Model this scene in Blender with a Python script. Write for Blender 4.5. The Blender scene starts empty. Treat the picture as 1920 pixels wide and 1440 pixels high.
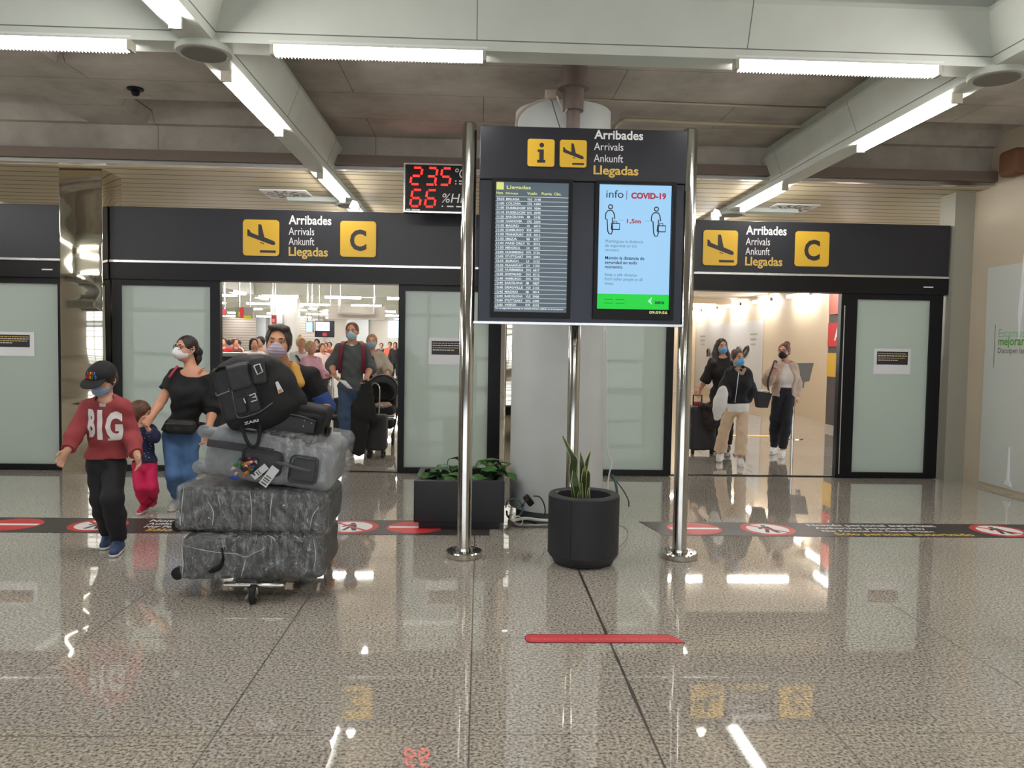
import bpy, bmesh, math, random
import numpy as np
from mathutils import Vector, Matrix

random.seed(7)
rng = np.random.default_rng(7)
S = bpy.context.scene
COL = S.collection
PI = math.pi
V = lambda *a: np.array(a, float)

# ---------------------------------------------------------------- camera
FPX, CAMH = 1478.0, 1.55
_dy = V(900 - 960, 720 - 647, FPX); _dy /= np.linalg.norm(_dy)
_s = V(1, -0.0165, 0)
_up = np.cross(_dy, _s); _up /= np.linalg.norm(_up)
if _up[1] < 0: _up = -_up
_ex = _s - _dy * _s.dot(_dy); _ex /= np.linalg.norm(_ex)
RW = np.stack([_ex, _dy, _up])
cR, cU, cF = RW[:, 0], RW[:, 1], RW[:, 2]
cam_d = bpy.data.cameras.new('camera'); cam = bpy.data.objects.new('camera', cam_d); COL.objects.link(cam)
cam_d.sensor_width = 36; cam_d.lens = 36 * FPX / 1920; cam_d.clip_start = .05; cam_d.clip_end = 300
m = Matrix.Identity(4)
for i in range(3):
    m[i][0], m[i][1], m[i][2] = cR[i], cU[i], -cF[i]
m[2][3] = CAMH
cam.matrix_world = m
S.camera = cam
def at(px, py, Y):
    d = cR * (px - 960) / FPX + cU * (720 - py) / FPX + cF
    return V(0, 0, CAMH) + d * (Y / d[1])
def gnd(px, py, z=0.0):
    d = cR * (px - 960) / FPX + cU * (720 - py) / FPX + cF
    return V(0, 0, CAMH) + d * ((z - CAMH) / d[2])

# ---------------------------------------------------------------- world, exposure
W = bpy.data.worlds.new('world'); S.world = W; W.use_nodes = True
W.node_tree.nodes['Background'].inputs[0].default_value = (.90, .95, 1.0, 1)
W.node_tree.nodes['Background'].inputs[1].default_value = 1.9
S.view_settings.view_transform = 'Standard'; S.view_settings.look = 'None'
S.view_settings.exposure = 0.42; S.view_settings.gamma = 1.0; S.view_settings.use_curve_mapping = False
S.cycles.use_denoising = True
S.cycles.max_bounces = 8; S.cycles.diffuse_bounces = 4; S.cycles.glossy_bounces = 4; S.cycles.transmission_bounces = 6
S.cycles.transparent_max_bounces = 12
S.cycles.sample_clamp_indirect = 4.0
LAMP, HALL_LAMP = 40.0, 46.0

# ---------------------------------------------------------------- materials
def lin(c):
    return tuple(((x / 255) / 12.92 if x / 255 <= .04045 else ((x / 255 + .055) / 1.055) ** 2.4) for x in c)
MATS = {}
def mat(name, rgb=(128, 128, 128), rough=.5, metal=0, emit=0, noise=0, nscale=20, bump=0, bscale=60, coat=0, spec=.5, stretch=None, bdist=.01, bdet=3):
    if name in MATS: return MATS[name]
    m = bpy.data.materials.new(name); m.use_nodes = True; MATS[name] = m
    nt = m.node_tree; b = nt.nodes['Principled BSDF']
    c = lin(rgb)
    b.inputs['Base Color'].default_value = (*c, 1)
    b.inputs['Roughness'].default_value = rough; b.inputs['Metallic'].default_value = metal
    b.inputs['Specular IOR Level'].default_value = spec
    if coat: b.inputs['Coat Weight'].default_value = coat; b.inputs['Coat Roughness'].default_value = .05
    if emit:
        b.inputs['Emission Color'].default_value = (*c, 1); b.inputs['Emission Strength'].default_value = emit
    if noise or bump:
        tc = nt.nodes.new('ShaderNodeTexCoord'); src = tc.outputs['Object']
        if stretch:
            mp = nt.nodes.new('ShaderNodeMapping'); mp.inputs['Scale'].default_value = stretch
            nt.links.new(src, mp.inputs[0]); src = mp.outputs[0]
    if noise:
        n = nt.nodes.new('ShaderNodeTexNoise'); n.inputs['Scale'].default_value = nscale; n.inputs['Detail'].default_value = 5
        nt.links.new(src, n.inputs['Vector'])
        mr = nt.nodes.new('ShaderNodeMapRange'); mr.inputs[1].default_value = .3; mr.inputs[2].default_value = .7
        mr.inputs[3].default_value = 1 - noise; mr.inputs[4].default_value = 1 + noise
        nt.links.new(n.outputs[0], mr.inputs[0])
        mx = nt.nodes.new('ShaderNodeMix'); mx.data_type = 'RGBA'; mx.blend_type = 'MULTIPLY'; mx.inputs[0].default_value = 1
        mx.inputs[6].default_value = (*c, 1); nt.links.new(mr.outputs[0], mx.inputs[7]); nt.links.new(mx.outputs[2], b.inputs['Base Color'])
    if bump:
        n2 = nt.nodes.new('ShaderNodeTexNoise'); n2.inputs['Scale'].default_value = bscale; n2.inputs['Detail'].default_value = bdet
        nt.links.new(src, n2.inputs['Vector'])
        bp = nt.nodes.new('ShaderNodeBump'); bp.inputs['Strength'].default_value = bump; bp.inputs['Distance'].default_value = bdist
        nt.links.new(n2.outputs[0], bp.inputs['Height']); nt.links.new(bp.outputs[0], b.inputs['Normal'])
    return m

def floor_material():
    m = bpy.data.materials.new('granite_tiles'); m.use_nodes = True; nt = m.node_tree; b = nt.nodes['Principled BSDF']
    N, L = nt.nodes.new, nt.links.new
    g = N('ShaderNodeNewGeometry'); sx = N('ShaderNodeSeparateXYZ'); L(g.outputs['Position'], sx.inputs[0])
    def math_(op, a, bb=None, clamp=False):
        n = N('ShaderNodeMath'); n.operation = op; n.use_clamp = clamp
        for i, q in enumerate((a, bb)):
            if q is None: continue
            if isinstance(q, (int, float)): n.inputs[i].default_value = q
            else: L(q, n.inputs[i])
        return n.outputs[0]
    # speckle
    n1 = N('ShaderNodeTexNoise'); n1.inputs['Scale'].default_value = 70; n1.inputs['Detail'].default_value = 3; n1.inputs['Roughness'].default_value = .65
    L(g.outputs['Position'], n1.inputs['Vector'])
    r1 = N('ShaderNodeValToRGB'); e = r1.color_ramp.elements
    e[0].position = .36; e[0].color = (*lin((102, 97, 90)), 1); e[1].position = .62; e[1].color = (*lin((222, 214, 203)), 1)
    q = e.new(.46); q.color = (*lin((168, 161, 151)), 1)
    L(n1.outputs[0], r1.inputs[0])
    n2 = N('ShaderNodeTexNoise'); n2.inputs['Scale'].default_value = .9; n2.inputs['Detail'].default_value = 3
    L(g.outputs['Position'], n2.inputs['Vector'])
    r2 = N('ShaderNodeMapRange'); r2.inputs[1].default_value = .3; r2.inputs[2].default_value = .7; r2.inputs[3].default_value = .9; r2.inputs[4].default_value = 1.06
    L(n2.outputs[0], r2.inputs[0])
    mx = N('ShaderNodeMix'); mx.data_type = 'RGBA'; mx.blend_type = 'MULTIPLY'; mx.inputs[0].default_value = 1
    L(r1.outputs[0], mx.inputs[6]); L(r2.outputs[0], mx.inputs[7])
    # tile joints, pitch 1.04 m in depth; irregular columns around an expansion joint
    yj = math_('PINGPONG', math_('ADD', sx.outputs[1], -4.11 + 104), .52)
    jl = math_('LESS_THAN', yj, .003)
    x = sx.outputs[0]
    left = math_('PINGPONG', math_('ADD', x, .02 + 100), .5)
    jl2 = math_('MULTIPLY', math_('LESS_THAN', left, .0035), math_('LESS_THAN', x, .2))
    right = math_('PINGPONG', math_('ADD', x, -1.462 + 100 * 1.09), .545)
    jl3 = math_('MULTIPLY', math_('LESS_THAN', right, .0035), math_('GREATER_THAN', x, 1.2))
    n3 = N('ShaderNodeTexNoise'); n3.inputs['Scale'].default_value = 5; L(g.outputs['Position'], n3.inputs['Vector'])
    jd = math_('ABSOLUTE', math_('ADD', x, -.706))
    jl4 = math_('LESS_THAN', jd, math_('MULTIPLY', n3.outputs[0], .014))
    j = math_('MAXIMUM', math_('MAXIMUM', math_('MULTIPLY', jl, .75), math_('MULTIPLY', jl2, .85)), math_('MAXIMUM', math_('MULTIPLY', jl3, .8), jl4))
    mj = N('ShaderNodeMix'); mj.data_type = 'RGBA'; L(j, mj.inputs[0]); L(mx.outputs[2], mj.inputs[6]); mj.inputs[7].default_value = (*lin((52, 45, 38)), 1)
    L(mj.outputs[2], b.inputs['Base Color'])
    b.inputs['Specular IOR Level'].default_value = .8; b.inputs['Coat Weight'].default_value = .6; b.inputs['Coat Roughness'].default_value = .012; b.inputs['Coat IOR'].default_value = 1.5
    rr = math_('ADD', math_('MULTIPLY', j, .4), .03); L(rr, b.inputs['Roughness'])
    return m

def concrete_material():
    m = bpy.data.materials.new('board_marked_concrete'); m.use_nodes = True; nt = m.node_tree; b = nt.nodes['Principled BSDF']
    N, L = nt.nodes.new, nt.links.new
    g = N('ShaderNodeNewGeometry')
    n1 = N('ShaderNodeTexNoise'); n1.inputs['Scale'].default_value = 1.6; n1.inputs['Detail'].default_value = 8; n1.inputs['Roughness'].default_value = .65
    L(g.outputs['Position'], n1.inputs['Vector'])
    r = N('ShaderNodeValToRGB'); e = r.color_ramp.elements
    e[0].position = .3; e[0].color = (*lin((150, 144, 136)), 1); e[1].position = .72; e[1].color = (*lin((192, 186, 177)), 1)
    L(n1.outputs[0], r.inputs[0])
    br = N('ShaderNodeTexBrick'); br.inputs['Scale'].default_value = 1; br.inputs['Brick Width'].default_value = 2.4; br.inputs['Row Height'].default_value = .83
    br.inputs['Mortar Size'].default_value = .004; br.inputs['Color1'].default_value = (1, 1, 1, 1); br.inputs['Color2'].default_value = (.93, .93, .93, 1); br.inputs['Mortar'].default_value = (.35, .35, .35, 1)
    L(g.outputs['Position'], br.inputs['Vector'])
    mx = N('ShaderNodeMix'); mx.data_type = 'RGBA'; mx.blend_type = 'MULTIPLY'; mx.inputs[0].default_value = 1
    L(r.outputs[0], mx.inputs[6]); L(br.outputs[0], mx.inputs[7]); L(mx.outputs[2], b.inputs['Base Color'])
    b.inputs['Roughness'].default_value = .85
    return m

def slat_material(name, rgb, gap, axis, pitch, width, rough=.5):
    m = bpy.data.materials.new(name); m.use_nodes = True; nt = m.node_tree; b = nt.nodes['Principled BSDF']
    N, L = nt.nodes.new, nt.links.new
    g = N('ShaderNodeNewGeometry'); sx = N('ShaderNodeSeparateXYZ'); L(g.outputs['Position'], sx.inputs[0])
    pp = N('ShaderNodeMath'); pp.operation = 'PINGPONG'; pp.inputs[1].default_value = pitch / 2; L(sx.outputs[axis], pp.inputs[0])
    lt = N('ShaderNodeMath'); lt.operation = 'LESS_THAN'; lt.inputs[1].default_value = width / 2; L(pp.outputs[0], lt.inputs[0])
    mx = N('ShaderNodeMix'); mx.data_type = 'RGBA'; L(lt.outputs[0], mx.inputs[0])
    mx.inputs[6].default_value = (*lin(rgb), 1); mx.inputs[7].default_value = (*lin(gap), 1); L(mx.outputs[2], b.inputs['Base Color'])
    b.inputs['Roughness'].default_value = rough
    MATS[name] = m
    return m

def frosted_material():
    m = bpy.data.materials.new('frosted_glass'); m.use_nodes = True; nt = m.node_tree; b = nt.nodes['Principled BSDF']
    N, L = nt.nodes.new, nt.links.new
    b.inputs['Base Color'].default_value = (*lin((198, 209, 203)), 1); b.inputs['Roughness'].default_value = .5
    b.inputs['Coat Weight'].default_value = 1; b.inputs['Coat Roughness'].default_value = .02; b.inputs['Coat IOR'].default_value = 1.5
    t = N('ShaderNodeBsdfTranslucent'); t.inputs[0].default_value = (*lin((218, 230, 224)), 1)
    mx = N('ShaderNodeMixShader'); mx.inputs[0].default_value = .4
    out = nt.nodes['Material Output']; L(b.outputs[0], mx.inputs[1]); L(t.outputs[0], mx.inputs[2]); L(mx.outputs[0], out.inputs[0])
    return m

def mirror_material():
    m = mat('polished_steel_sheet', (214, 206, 190), .05, 1, bump=1, bscale=1.0, stretch=(.9, .9, 2.6), bdist=.045, bdet=0)
    return m

def film_material():
    m = bpy.data.materials.new('cling_film'); m.use_nodes = True; nt = m.node_tree
    N, L = nt.nodes.new, nt.links.new
    for n in list(nt.nodes):
        if n.type == 'BSDF_PRINCIPLED': nt.nodes.remove(n)
    tc = N('ShaderNodeTexCoord'); mp = N('ShaderNodeMapping'); mp.inputs['Scale'].default_value = (1.5, 1.5, .55); mp.inputs['Rotation'].default_value = (.1, .22, .2)
    L(tc.outputs['Object'], mp.inputs[0])
    n1 = N('ShaderNodeTexNoise'); n1.inputs['Scale'].default_value = 13; n1.inputs['Detail'].default_value = 5; n1.inputs['Distortion'].default_value = 1.6; n1.inputs['Roughness'].default_value = .62
    L(mp.outputs[0], n1.inputs['Vector'])
    bp = N('ShaderNodeBump'); bp.inputs['Strength'].default_value = .9; bp.inputs['Distance'].default_value = .03; L(n1.outputs[0], bp.inputs['Height'])
    gl = N('ShaderNodeBsdfGlossy'); gl.inputs['Roughness'].default_value = .10; gl.inputs[0].default_value = (.9, .92, .95, 1); L(bp.outputs[0], gl.inputs['Normal'])
    df = N('ShaderNodeBsdfDiffuse'); df.inputs[0].default_value = (.62, .64, .66, 1); L(bp.outputs[0], df.inputs['Normal'])
    tr = N('ShaderNodeBsdfTransparent')
    # creased ridges of the film catch light and go milky
    n2 = N('ShaderNodeTexNoise'); n2.inputs['Scale'].default_value = 3.6; n2.inputs['Detail'].default_value = 4; n2.inputs['Distortion'].default_value = 2.2
    L(mp.outputs[0], n2.inputs['Vector'])
    sub = N('ShaderNodeMath'); sub.operation = 'SUBTRACT'; sub.inputs[1].default_value = .5; L(n2.outputs[0], sub.inputs[0])
    ab = N('ShaderNodeMath'); ab.operation = 'ABSOLUTE'; L(sub.outputs[0], ab.inputs[0])
    mr = N('ShaderNodeMapRange'); mr.inputs[1].default_value = 0; mr.inputs[2].default_value = .009; mr.inputs[3].default_value = .5; mr.inputs[4].default_value = .012; L(ab.outputs[0], mr.inputs[0])
    m1 = N('ShaderNodeMixShader'); L(mr.outputs[0], m1.inputs[0]); L(tr.outputs[0], m1.inputs[1]); L(df.outputs[0], m1.inputs[2])
    m2 = N('ShaderNodeMixShader'); m2.inputs[0].default_value = .2; L(m1.outputs[0], m2.inputs[1]); L(gl.outputs[0], m2.inputs[2])
    L(m2.outputs[0], nt.nodes['Material Output'].inputs[0])
    MATS['cling_film'] = m
    return m

FLOOR, CONC, FROST, FILM = floor_material(), concrete_material(), frosted_material(), film_material()
MIRROR = mirror_material()
BEAM = mat('white_beam_panel', (200, 206, 198), .5, noise=.04, nscale=3)
BLACK = mat('black_frame', (15, 15, 18), .35, spec=.25)
FASCIA = mat('charcoal_sign_panel', (40, 41, 48), .4, spec=.35)
YELLOW = mat('sign_yellow', (232, 186, 50), .45)
INK = mat('sign_ink', (42, 40, 42), .5)
WHITE = mat('white_lettering', (240, 240, 240), .5)
GOLD = mat('gold_lettering', (226, 190, 96), .5)
STEEL = mat('polished_steel', (200, 198, 192), .13, 1)
BRUSHED = mat('brushed_steel', (150, 154, 162), .32, 1, bump=.05, bscale=8, stretch=(1, 1, 40))
ALU = mat('aluminium_strip', (205, 205, 205), .25, 1)
WHITEPLASTIC = mat('white_plastic', (225, 225, 222), .4)
BLACKPLASTIC = mat('black_plastic', (16, 16, 18), .4, spec=.25)
PAPER = mat('white_paper', (226, 228, 232), .7)

# ---------------------------------------------------------------- object helpers
def wloc(o):
    p = V(0, 0, 0)
    while o is not None:
        p = p + np.array(o.location); o = o.parent
    return p
def tag(o, label=None, cat=None, group=None, kind=None):
    if label: o['label'] = label
    if cat: o['category'] = cat
    if group: o['group'] = group
    if kind: o['kind'] = kind
    return o
def root(name, label, cat, loc=(0, 0, 0), group=None):
    o = bpy.data.objects.new(name, None); COL.objects.link(o); o.location = [float(q) for q in loc]; o.empty_display_size = .1
    return tag(o, label, cat, group)
class MB:
    def __init__(s): s.v, s.f, s.mi, s.n, s.cur = [], [], [], 0, 0
    def add(s, v, f):
        v = np.asarray(v, float); s.v.append(v)
        for q in f: s.f.append([int(i) + s.n for i in q]); s.mi.append(s.cur)
        s.n += len(v); return s
    def box(s, a, b):
        a, b = np.minimum(a, b), np.maximum(a, b)
        v = [[(a, b)[i][0], (a, b)[j][1], (a, b)[k][2]] for i in (0, 1) for j in (0, 1) for k in (0, 1)]
        return s.add(v, [(0, 1, 3, 2), (4, 6, 7, 5), (0, 4, 5, 1), (2, 3, 7, 6), (0, 2, 6, 4), (1, 5, 7, 3)])
    def rbox(s, c, size, r, R=None, seg=3):
        bm = bmesh.new(); bmesh.ops.create_cube(bm, size=1)
        for q in bm.verts: q.co = Vector((q.co.x * size[0], q.co.y * size[1], q.co.z * size[2]))
        bmesh.ops.bevel(bm, geom=bm.edges[:], offset=r, segments=seg, profile=.5, affect='EDGES')
        bm.verts.index_update()
        v = np.array([q.co[:] for q in bm.verts]); f = [[q.index for q in p.verts] for p in bm.faces]; bm.free()
        if R is not None: v = v @ np.asarray(R).T
        return s.add(v + np.asarray(c, float), f)
    def cyl(s, a, b, r0, r1=None, n=24, caps=True):
        r1 = r0 if r1 is None else r1
        return s.tube([a, b], [r0, r1], n, caps)
    def tube(s, pts, r, n=10, caps=True):
        pts = [np.asarray(p, float) for p in pts]; r = [r] * len(pts) if np.isscalar(r) else r
        v = []; prev = None
        for i, p in enumerate(pts):
            t = pts[min(i + 1, len(pts) - 1)] - pts[max(i - 1, 0)]; t = t / (np.linalg.norm(t) + 1e-12)
            if prev is None:
                ref = V(0, 0, 1) if abs(t[2]) < .9 else V(1, 0, 0); u = np.cross(t, ref)
            else: u = prev - t * prev.dot(t)
            u = u / (np.linalg.norm(u) + 1e-12); prev = u; w = np.cross(t, u)
            for k in range(n):
                a = 2 * PI * k / n; v.append(p + r[i] * (u * math.cos(a) + w * math.sin(a)))
        f = [(i * n + k, i * n + (k + 1) % n, (i + 1) * n + (k + 1) % n, (i + 1) * n + k) for i in range(len(pts) - 1) for k in range(n)]
        if caps: f += [tuple(range(n))[::-1], tuple(range((len(pts) - 1) * n, len(pts) * n))]
        return s.add(v, f)
    def lathe(s, c, prof, n=40, sx=1, sy=1):
        v = []; c = np.asarray(c, float)
        for r, z in prof:
            for k in range(n):
                a = 2 * PI * k / n; v.append(c + V(r * math.cos(a) * sx, r * math.sin(a) * sy, z))
        f = [(i * n + k, i * n + (k + 1) % n, (i + 1) * n + (k + 1) % n, (i + 1) * n + k) for i in range(len(prof) - 1) for k in range(n)]
        f += [tuple(range(n))[::-1], tuple(range((len(prof) - 1) * n, len(prof) * n))]
        return s.add(v, f)
    def prism(s, poly, o, u, v, w, d):
        """2D outline in axes u, v from o, pushed d along w"""
        o, u, v, w = (np.asarray(q, float) for q in (o, u, v, w)); n = len(poly)
        a = [o + u * p[0] + v * p[1] for p in poly]
        vv = a + [q + w * d for q in a]
        return s.add(vv, [tuple(range(n))[::-1], tuple(range(n, 2 * n))] + [(i, (i + 1) % n, n + (i + 1) % n, n + i) for i in range(n)])
    def ball(s, c, r, n=12):
        r = (r, r, r) if np.isscalar(r) else r; v, m = [], n // 2
        for i in range(m + 1):
            th = PI * i / m
            for k in range(n):
                a = 2 * PI * k / n; v.append([c[0] + r[0] * math.sin(th) * math.cos(a), c[1] + r[1] * math.sin(th) * math.sin(a), c[2] + r[2] * math.cos(th)])
        return s.add(v, [(i * n + k, (i + 1) * n + k, (i + 1) * n + (k + 1) % n, i * n + (k + 1) % n) for i in range(m) for k in range(n)])
    def build(s, name, mats, parent=None, smooth=35):
        v = np.concatenate(s.v) if s.v else np.zeros((0, 3))
        return link(name, v, s.f, mats, parent, smooth, s.mi)
def link(name, v, f, mats, parent=None, smooth=35, mi=None):
    v = np.asarray(v, float)
    loc = wloc(parent) if parent is not None else V(0, 0, 0)
    if parent is None and len(v): loc = V((v[:, 0].min() + v[:, 0].max()) / 2, (v[:, 1].min() + v[:, 1].max()) / 2, v[:, 2].min())
    me = bpy.data.meshes.new(name); me.from_pydata((v - loc).tolist(), [], f if isinstance(f, list) else f.tolist())
    mats = mats if isinstance(mats, (list, tuple)) else [mats]
    for q in mats: me.materials.append(q)
    if mi and len(mats) > 1: me.polygons.foreach_set('material_index', mi)
    bm = bmesh.new(); bm.from_mesh(me); bmesh.ops.recalc_face_normals(bm, faces=bm.faces[:]); bm.to_mesh(me); bm.free()
    if smooth:
        me.shade_smooth()
        if smooth < 180: me.set_sharp_from_angle(angle=math.radians(smooth))
    me.update()
    o = bpy.data.objects.new(name, me); COL.objects.link(o)
    if parent is not None: o.parent = parent
    else: o.location = loc.tolist()
    return o
def copy_tree(o, parent=None):
    c = o.copy(); COL.objects.link(c)
    if parent is not None: c.parent = parent
    for ch in list(o.children): copy_tree(ch, c)
    return c
def box(name, a, b, m, parent=None): return MB().box(a, b).build(name, m, parent)
def struct(o): o['kind'] = 'structure'; return o
def rrect(w, h, r, x=0, y=0, n=6):
    p = []
    for cx, cy, a0 in ((w - r, h - r, 0), (r, h - r, 90), (r, r, 180), (w - r, r, 270)):
        for k in range(n + 1):
            a = math.radians(a0 + 90 * k / n); p.append((x + cx + r * math.cos(a), y + cy + r * math.sin(a)))
    return p
def ring(r, n=32, x=0, y=0, sx=1, sy=1): return [(x + r * sx * math.cos(2 * PI * k / n), y + r * sy * math.sin(2 * PI * k / n)) for k in range(n)]
FX, FZ, FN = V(1, 0, 0), V(0, 0, 1), V(0, -1, 0)     # axes of a panel that faces the hall
def text(mb, s, o, size=None, width=None, bold=0, u=FX, v=FZ, w=FN, d=.0015, align='LEFT', line=1.0, shear=0, height=None):
    cu = bpy.data.curves.new('t', 'FONT'); cu.body = s; cu.size = 1; cu.align_x = align; cu.offset = bold; cu.space_line = line; cu.shear = shear
    cu.resolution_u = 3
    ob = bpy.data.objects.new('t', cu); COL.objects.link(ob)
    dg = bpy.context.evaluated_depsgraph_get(); dg.update()
    me = bpy.data.meshes.new_from_object(ob.evaluated_get(dg))
    vv = np.array([q.co[:] for q in me.vertices]); ff = [list(p.vertices) for p in me.polygons]
    bpy.data.objects.remove(ob); bpy.data.curves.remove(cu); bpy.data.meshes.remove(me)
    if not len(vv): return mb
    ww = vv[:, 0].max() - vv[:, 0].min()
    kx = ky = size if size else width / ww
    if width and size: kx = width / ww
    if height: ky = height / (vv[:, 1].max() - vv[:, 1].min())
    if align == 'LEFT': vv[:, 0] -= vv[:, 0].min()
    P = np.asarray(o, float) + np.outer(vv[:, 0] * kx, u) + np.outer(vv[:, 1] * ky, v) + np.asarray(w) * d
    return mb.add(P, ff)

# ---------------------------------------------------------------- the setting
WY = 9.40                                            # plane of the arrivals doors
def quad_sheet(name, pts, m):                        # slab helper
    return struct(MB().box(*pts).build(name, m, None, 0))
quad_sheet('floor', ((-20, -9, -.2), (16, 52, 0)), FLOOR)

def coffer_bay(mb, x0, x1, cells, y0, y1, zr, zc, slope=.35):
    """rib soffit at zr with sunk coffers (x0,x1,y0,y1) rising to zc"""
    xs = sorted({x0, x1, *[c[0] for c in cells], *[c[1] for c in cells]}); ys = sorted({y0, y1, *[c[2] for c in cells], *[c[3] for c in cells]})
    for i in range(len(xs) - 1):
        for j in range(len(ys) - 1):
            cx, cy = (xs[i] + xs[i + 1]) / 2, (ys[j] + ys[j + 1]) / 2
            if any(c[0] < cx < c[1] and c[2] < cy < c[3] for c in cells): continue
            mb.add([(xs[i], ys[j], zr), (xs[i + 1], ys[j], zr), (xs[i + 1], ys[j + 1], zr), (xs[i], ys[j + 1], zr)], [(0, 1, 2, 3)])
    for a, b, c, d in cells:
        q = [(a, c, zr), (b, c, zr), (b, d, zr), (a, d, zr)]; s = slope
        t = [(a + s, c + s, zc), (b - s, c + s, zc), (b - s, d - s, zc), (a + s, d - s, zc)]
        mb.add(q + t, [(0, 1, 5, 4), (1, 2, 6, 5), (2, 3, 7, 6), (3, 0, 4, 7), (4, 5, 6, 7)])
cb = MB()
BX = [-12.07, -6.92, -1.77, 3.38, 8.53]
BY = [-5.80, -.32, 5.16, 10.64]
ZR, ZC = 3.92, 4.45
for xa, xb in ((BX[0], BX[1]), (BX[1], BX[2]), (BX[3], BX[4])):
    xm = (xa + xb) / 2 + .35
    for ya, yb in ((-9, BY[1]), (BY[1], BY[2]), (BY[2], 9.05)):
        ym = (ya + yb) / 2 + .45
        cells = [(p, q, r, t) for p, q in ((xa + .15, xm - .32), (xm + .32, xb - .15)) for r, t in ((ya + .2, ym - .5), (ym + .5, yb - .12))]
        coffer_bay(cb, xa, xb, cells, ya, yb, ZR, ZC)
coffer_bay(cb, BX[2], BX[3], [], -9, 9.05, 3.86, 4)
o = cb.build('ceiling', CONC, None, 0); struct(o)
SLAT = slat_material('slatted_ceiling', (196, 182, 150), (60, 52, 40), 1, .27, .03)
quad_sheet('ceiling_soffit', ((-12, 9.05, 3.47), (8.5, 13.6, 3.6)), SLAT)
quad_sheet('ceiling_hall', ((-20, 13.6, 3.62), (16, 52, 3.8)), mat('hall_ceiling', (216, 204, 184), .8))
quad_sheet('wall_upstand', ((-12, 9.02, 3.6), (8.5, 9.2, 4.0)), CONC)
quad_sheet('trim_1', ((-12, 8.9, 3.52), (8.5, 9.08, 3.63)), mat('brown_grey_trim', (112, 98, 88), .6))
quad_sheet('trim_2', ((-12, 8.94, 3.475), (5.9, 9.05, 3.515)), ALU)

# beams: a narrow white soffit with sides that lean out
def beam(name, a, b, axis):
    h0, h1, z0, z1 = .10, .20, 3.40, 3.735
    prof = [(-h0, z0), (h0, z0), (h0 + .005, z0 + .06), (h1, z1 - .03), (h1, z1), (h1 - .06, z1 + .005), (h1 - .08, z1 + .2), (-h1 + .08, z1 + .2), (-h1 + .06, z1 + .005), (-h1, z1), (-h1, z1 - .03), (-h0 - .005, z0 + .06)]
    mb = MB()
    if axis == 'x': mb.prism(prof, (a[0], a[1], 0), (0, 1, 0), (0, 0, 1), (1, 0, 0), b - a[0])
    else: mb.prism(prof, (a[0], a[1], 0), (1, 0, 0), (0, 0, 1), (0, 1, 0), b - a[1])
    o = mb.build(name, BEAM, None, 20); struct(o)
    sm = MB()                                        # panel joints
    L0, L1 = (a[0], b) if axis == 'x' else (a[1], b)
    base = -1.77 if axis == 'x' else 5.16
    q = base + 1.72 * math.ceil((L0 - base) / 1.72 + .01)
    while q < L1:
        for sg in (-1, 1):
            p = [(sg * (h0 + .006), z0 + .06), (sg * (h1 + .001), z1 - .03), (sg * (h1 + .001), z1), (sg * (h1 - .01), z1 - .03), (sg * (h0 - .004), z0 + .06)]
            if axis == 'x': sm.prism(p, (q, a[1], 0), (0, 1, 0), (0, 0, 1), (1, 0, 0), .006)
            else: sm.prism(p, (a[0], q, 0), (1, 0, 0), (0, 0, 1), (0, 1, 0), .006)
        q += 1.72
    for sg in (-1, 1):                               # shadow line under the panels
        p = [(sg * (h0 + .0065), z0 + .058), (sg * (h0 + .008), z0 + .064), (sg * h0 * .9, z0 + .064), (sg * h0 * .9, z0 + .058)]
        if axis == 'x': sm.prism(p, (a[0], a[1], 0), (0, 1, 0), (0, 0, 1), (1, 0, 0), b - a[0])
        else: sm.prism(p, (a[0], a[1], 0), (1, 0, 0), (0, 0, 1), (0, 1, 0), b - a[1])
    sm.build('panel_joint', mat('joint_grey', (110, 110, 104), .7), o, 0)
    return o
for i, y in enumerate(BY[:3]): beam('ceiling_beam_%d' % (i + 1), (-12, y), 8.9, 'x')
beam('ceiling_beam_4', (-2.55, BY[3]), -1.77, 'x'); beam('ceiling_beam_9', (3.38, BY[3]), 4.25, 'x')
for i, x in enumerate(BX[:4]): beam('ceiling_beam_%d' % (i + 5), (x, -8.9), 13.5, 'y')
GREYCAP = mat('cap_grey', (120, 116, 110), .6)
proto = None
for x in BX[1:4]:
    for y in BY[1:]:
        if proto is None:
            proto = root('beam_junction', '', 'cap', (x, y, 3.36))
            MB().lathe((x, y, 3.36), [(.17, 0), (.175, .01), (.175, .03), (.15, .075)], 36).build('collar', BEAM, proto)
            MB().lathe((x, y, 3.352), [(.135, 0), (.14, .004), (.14, .012)], 36).build('speaker_grille', GREYCAP, proto)
            o = proto
        else:
            o = copy_tree(proto); o.location = (x, y, 3.36)
        o['group'] = 'round caps where the ceiling beams cross'
        o['label'] = {(-1.77, 5.16): 'round grey-centred cap at the near left crossing of white ceiling beams', (3.38, 5.16): 'round grey-centred cap at the top right beam crossing',
                      (-1.77, 10.64): 'small round cap at the beam end just above the left arrivals sign', (3.38, 10.64): 'small round cap at the beam end just above the right arrivals sign'}.get((x, y), 'round cap under a ceiling beam crossing away from the middle bay')

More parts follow.
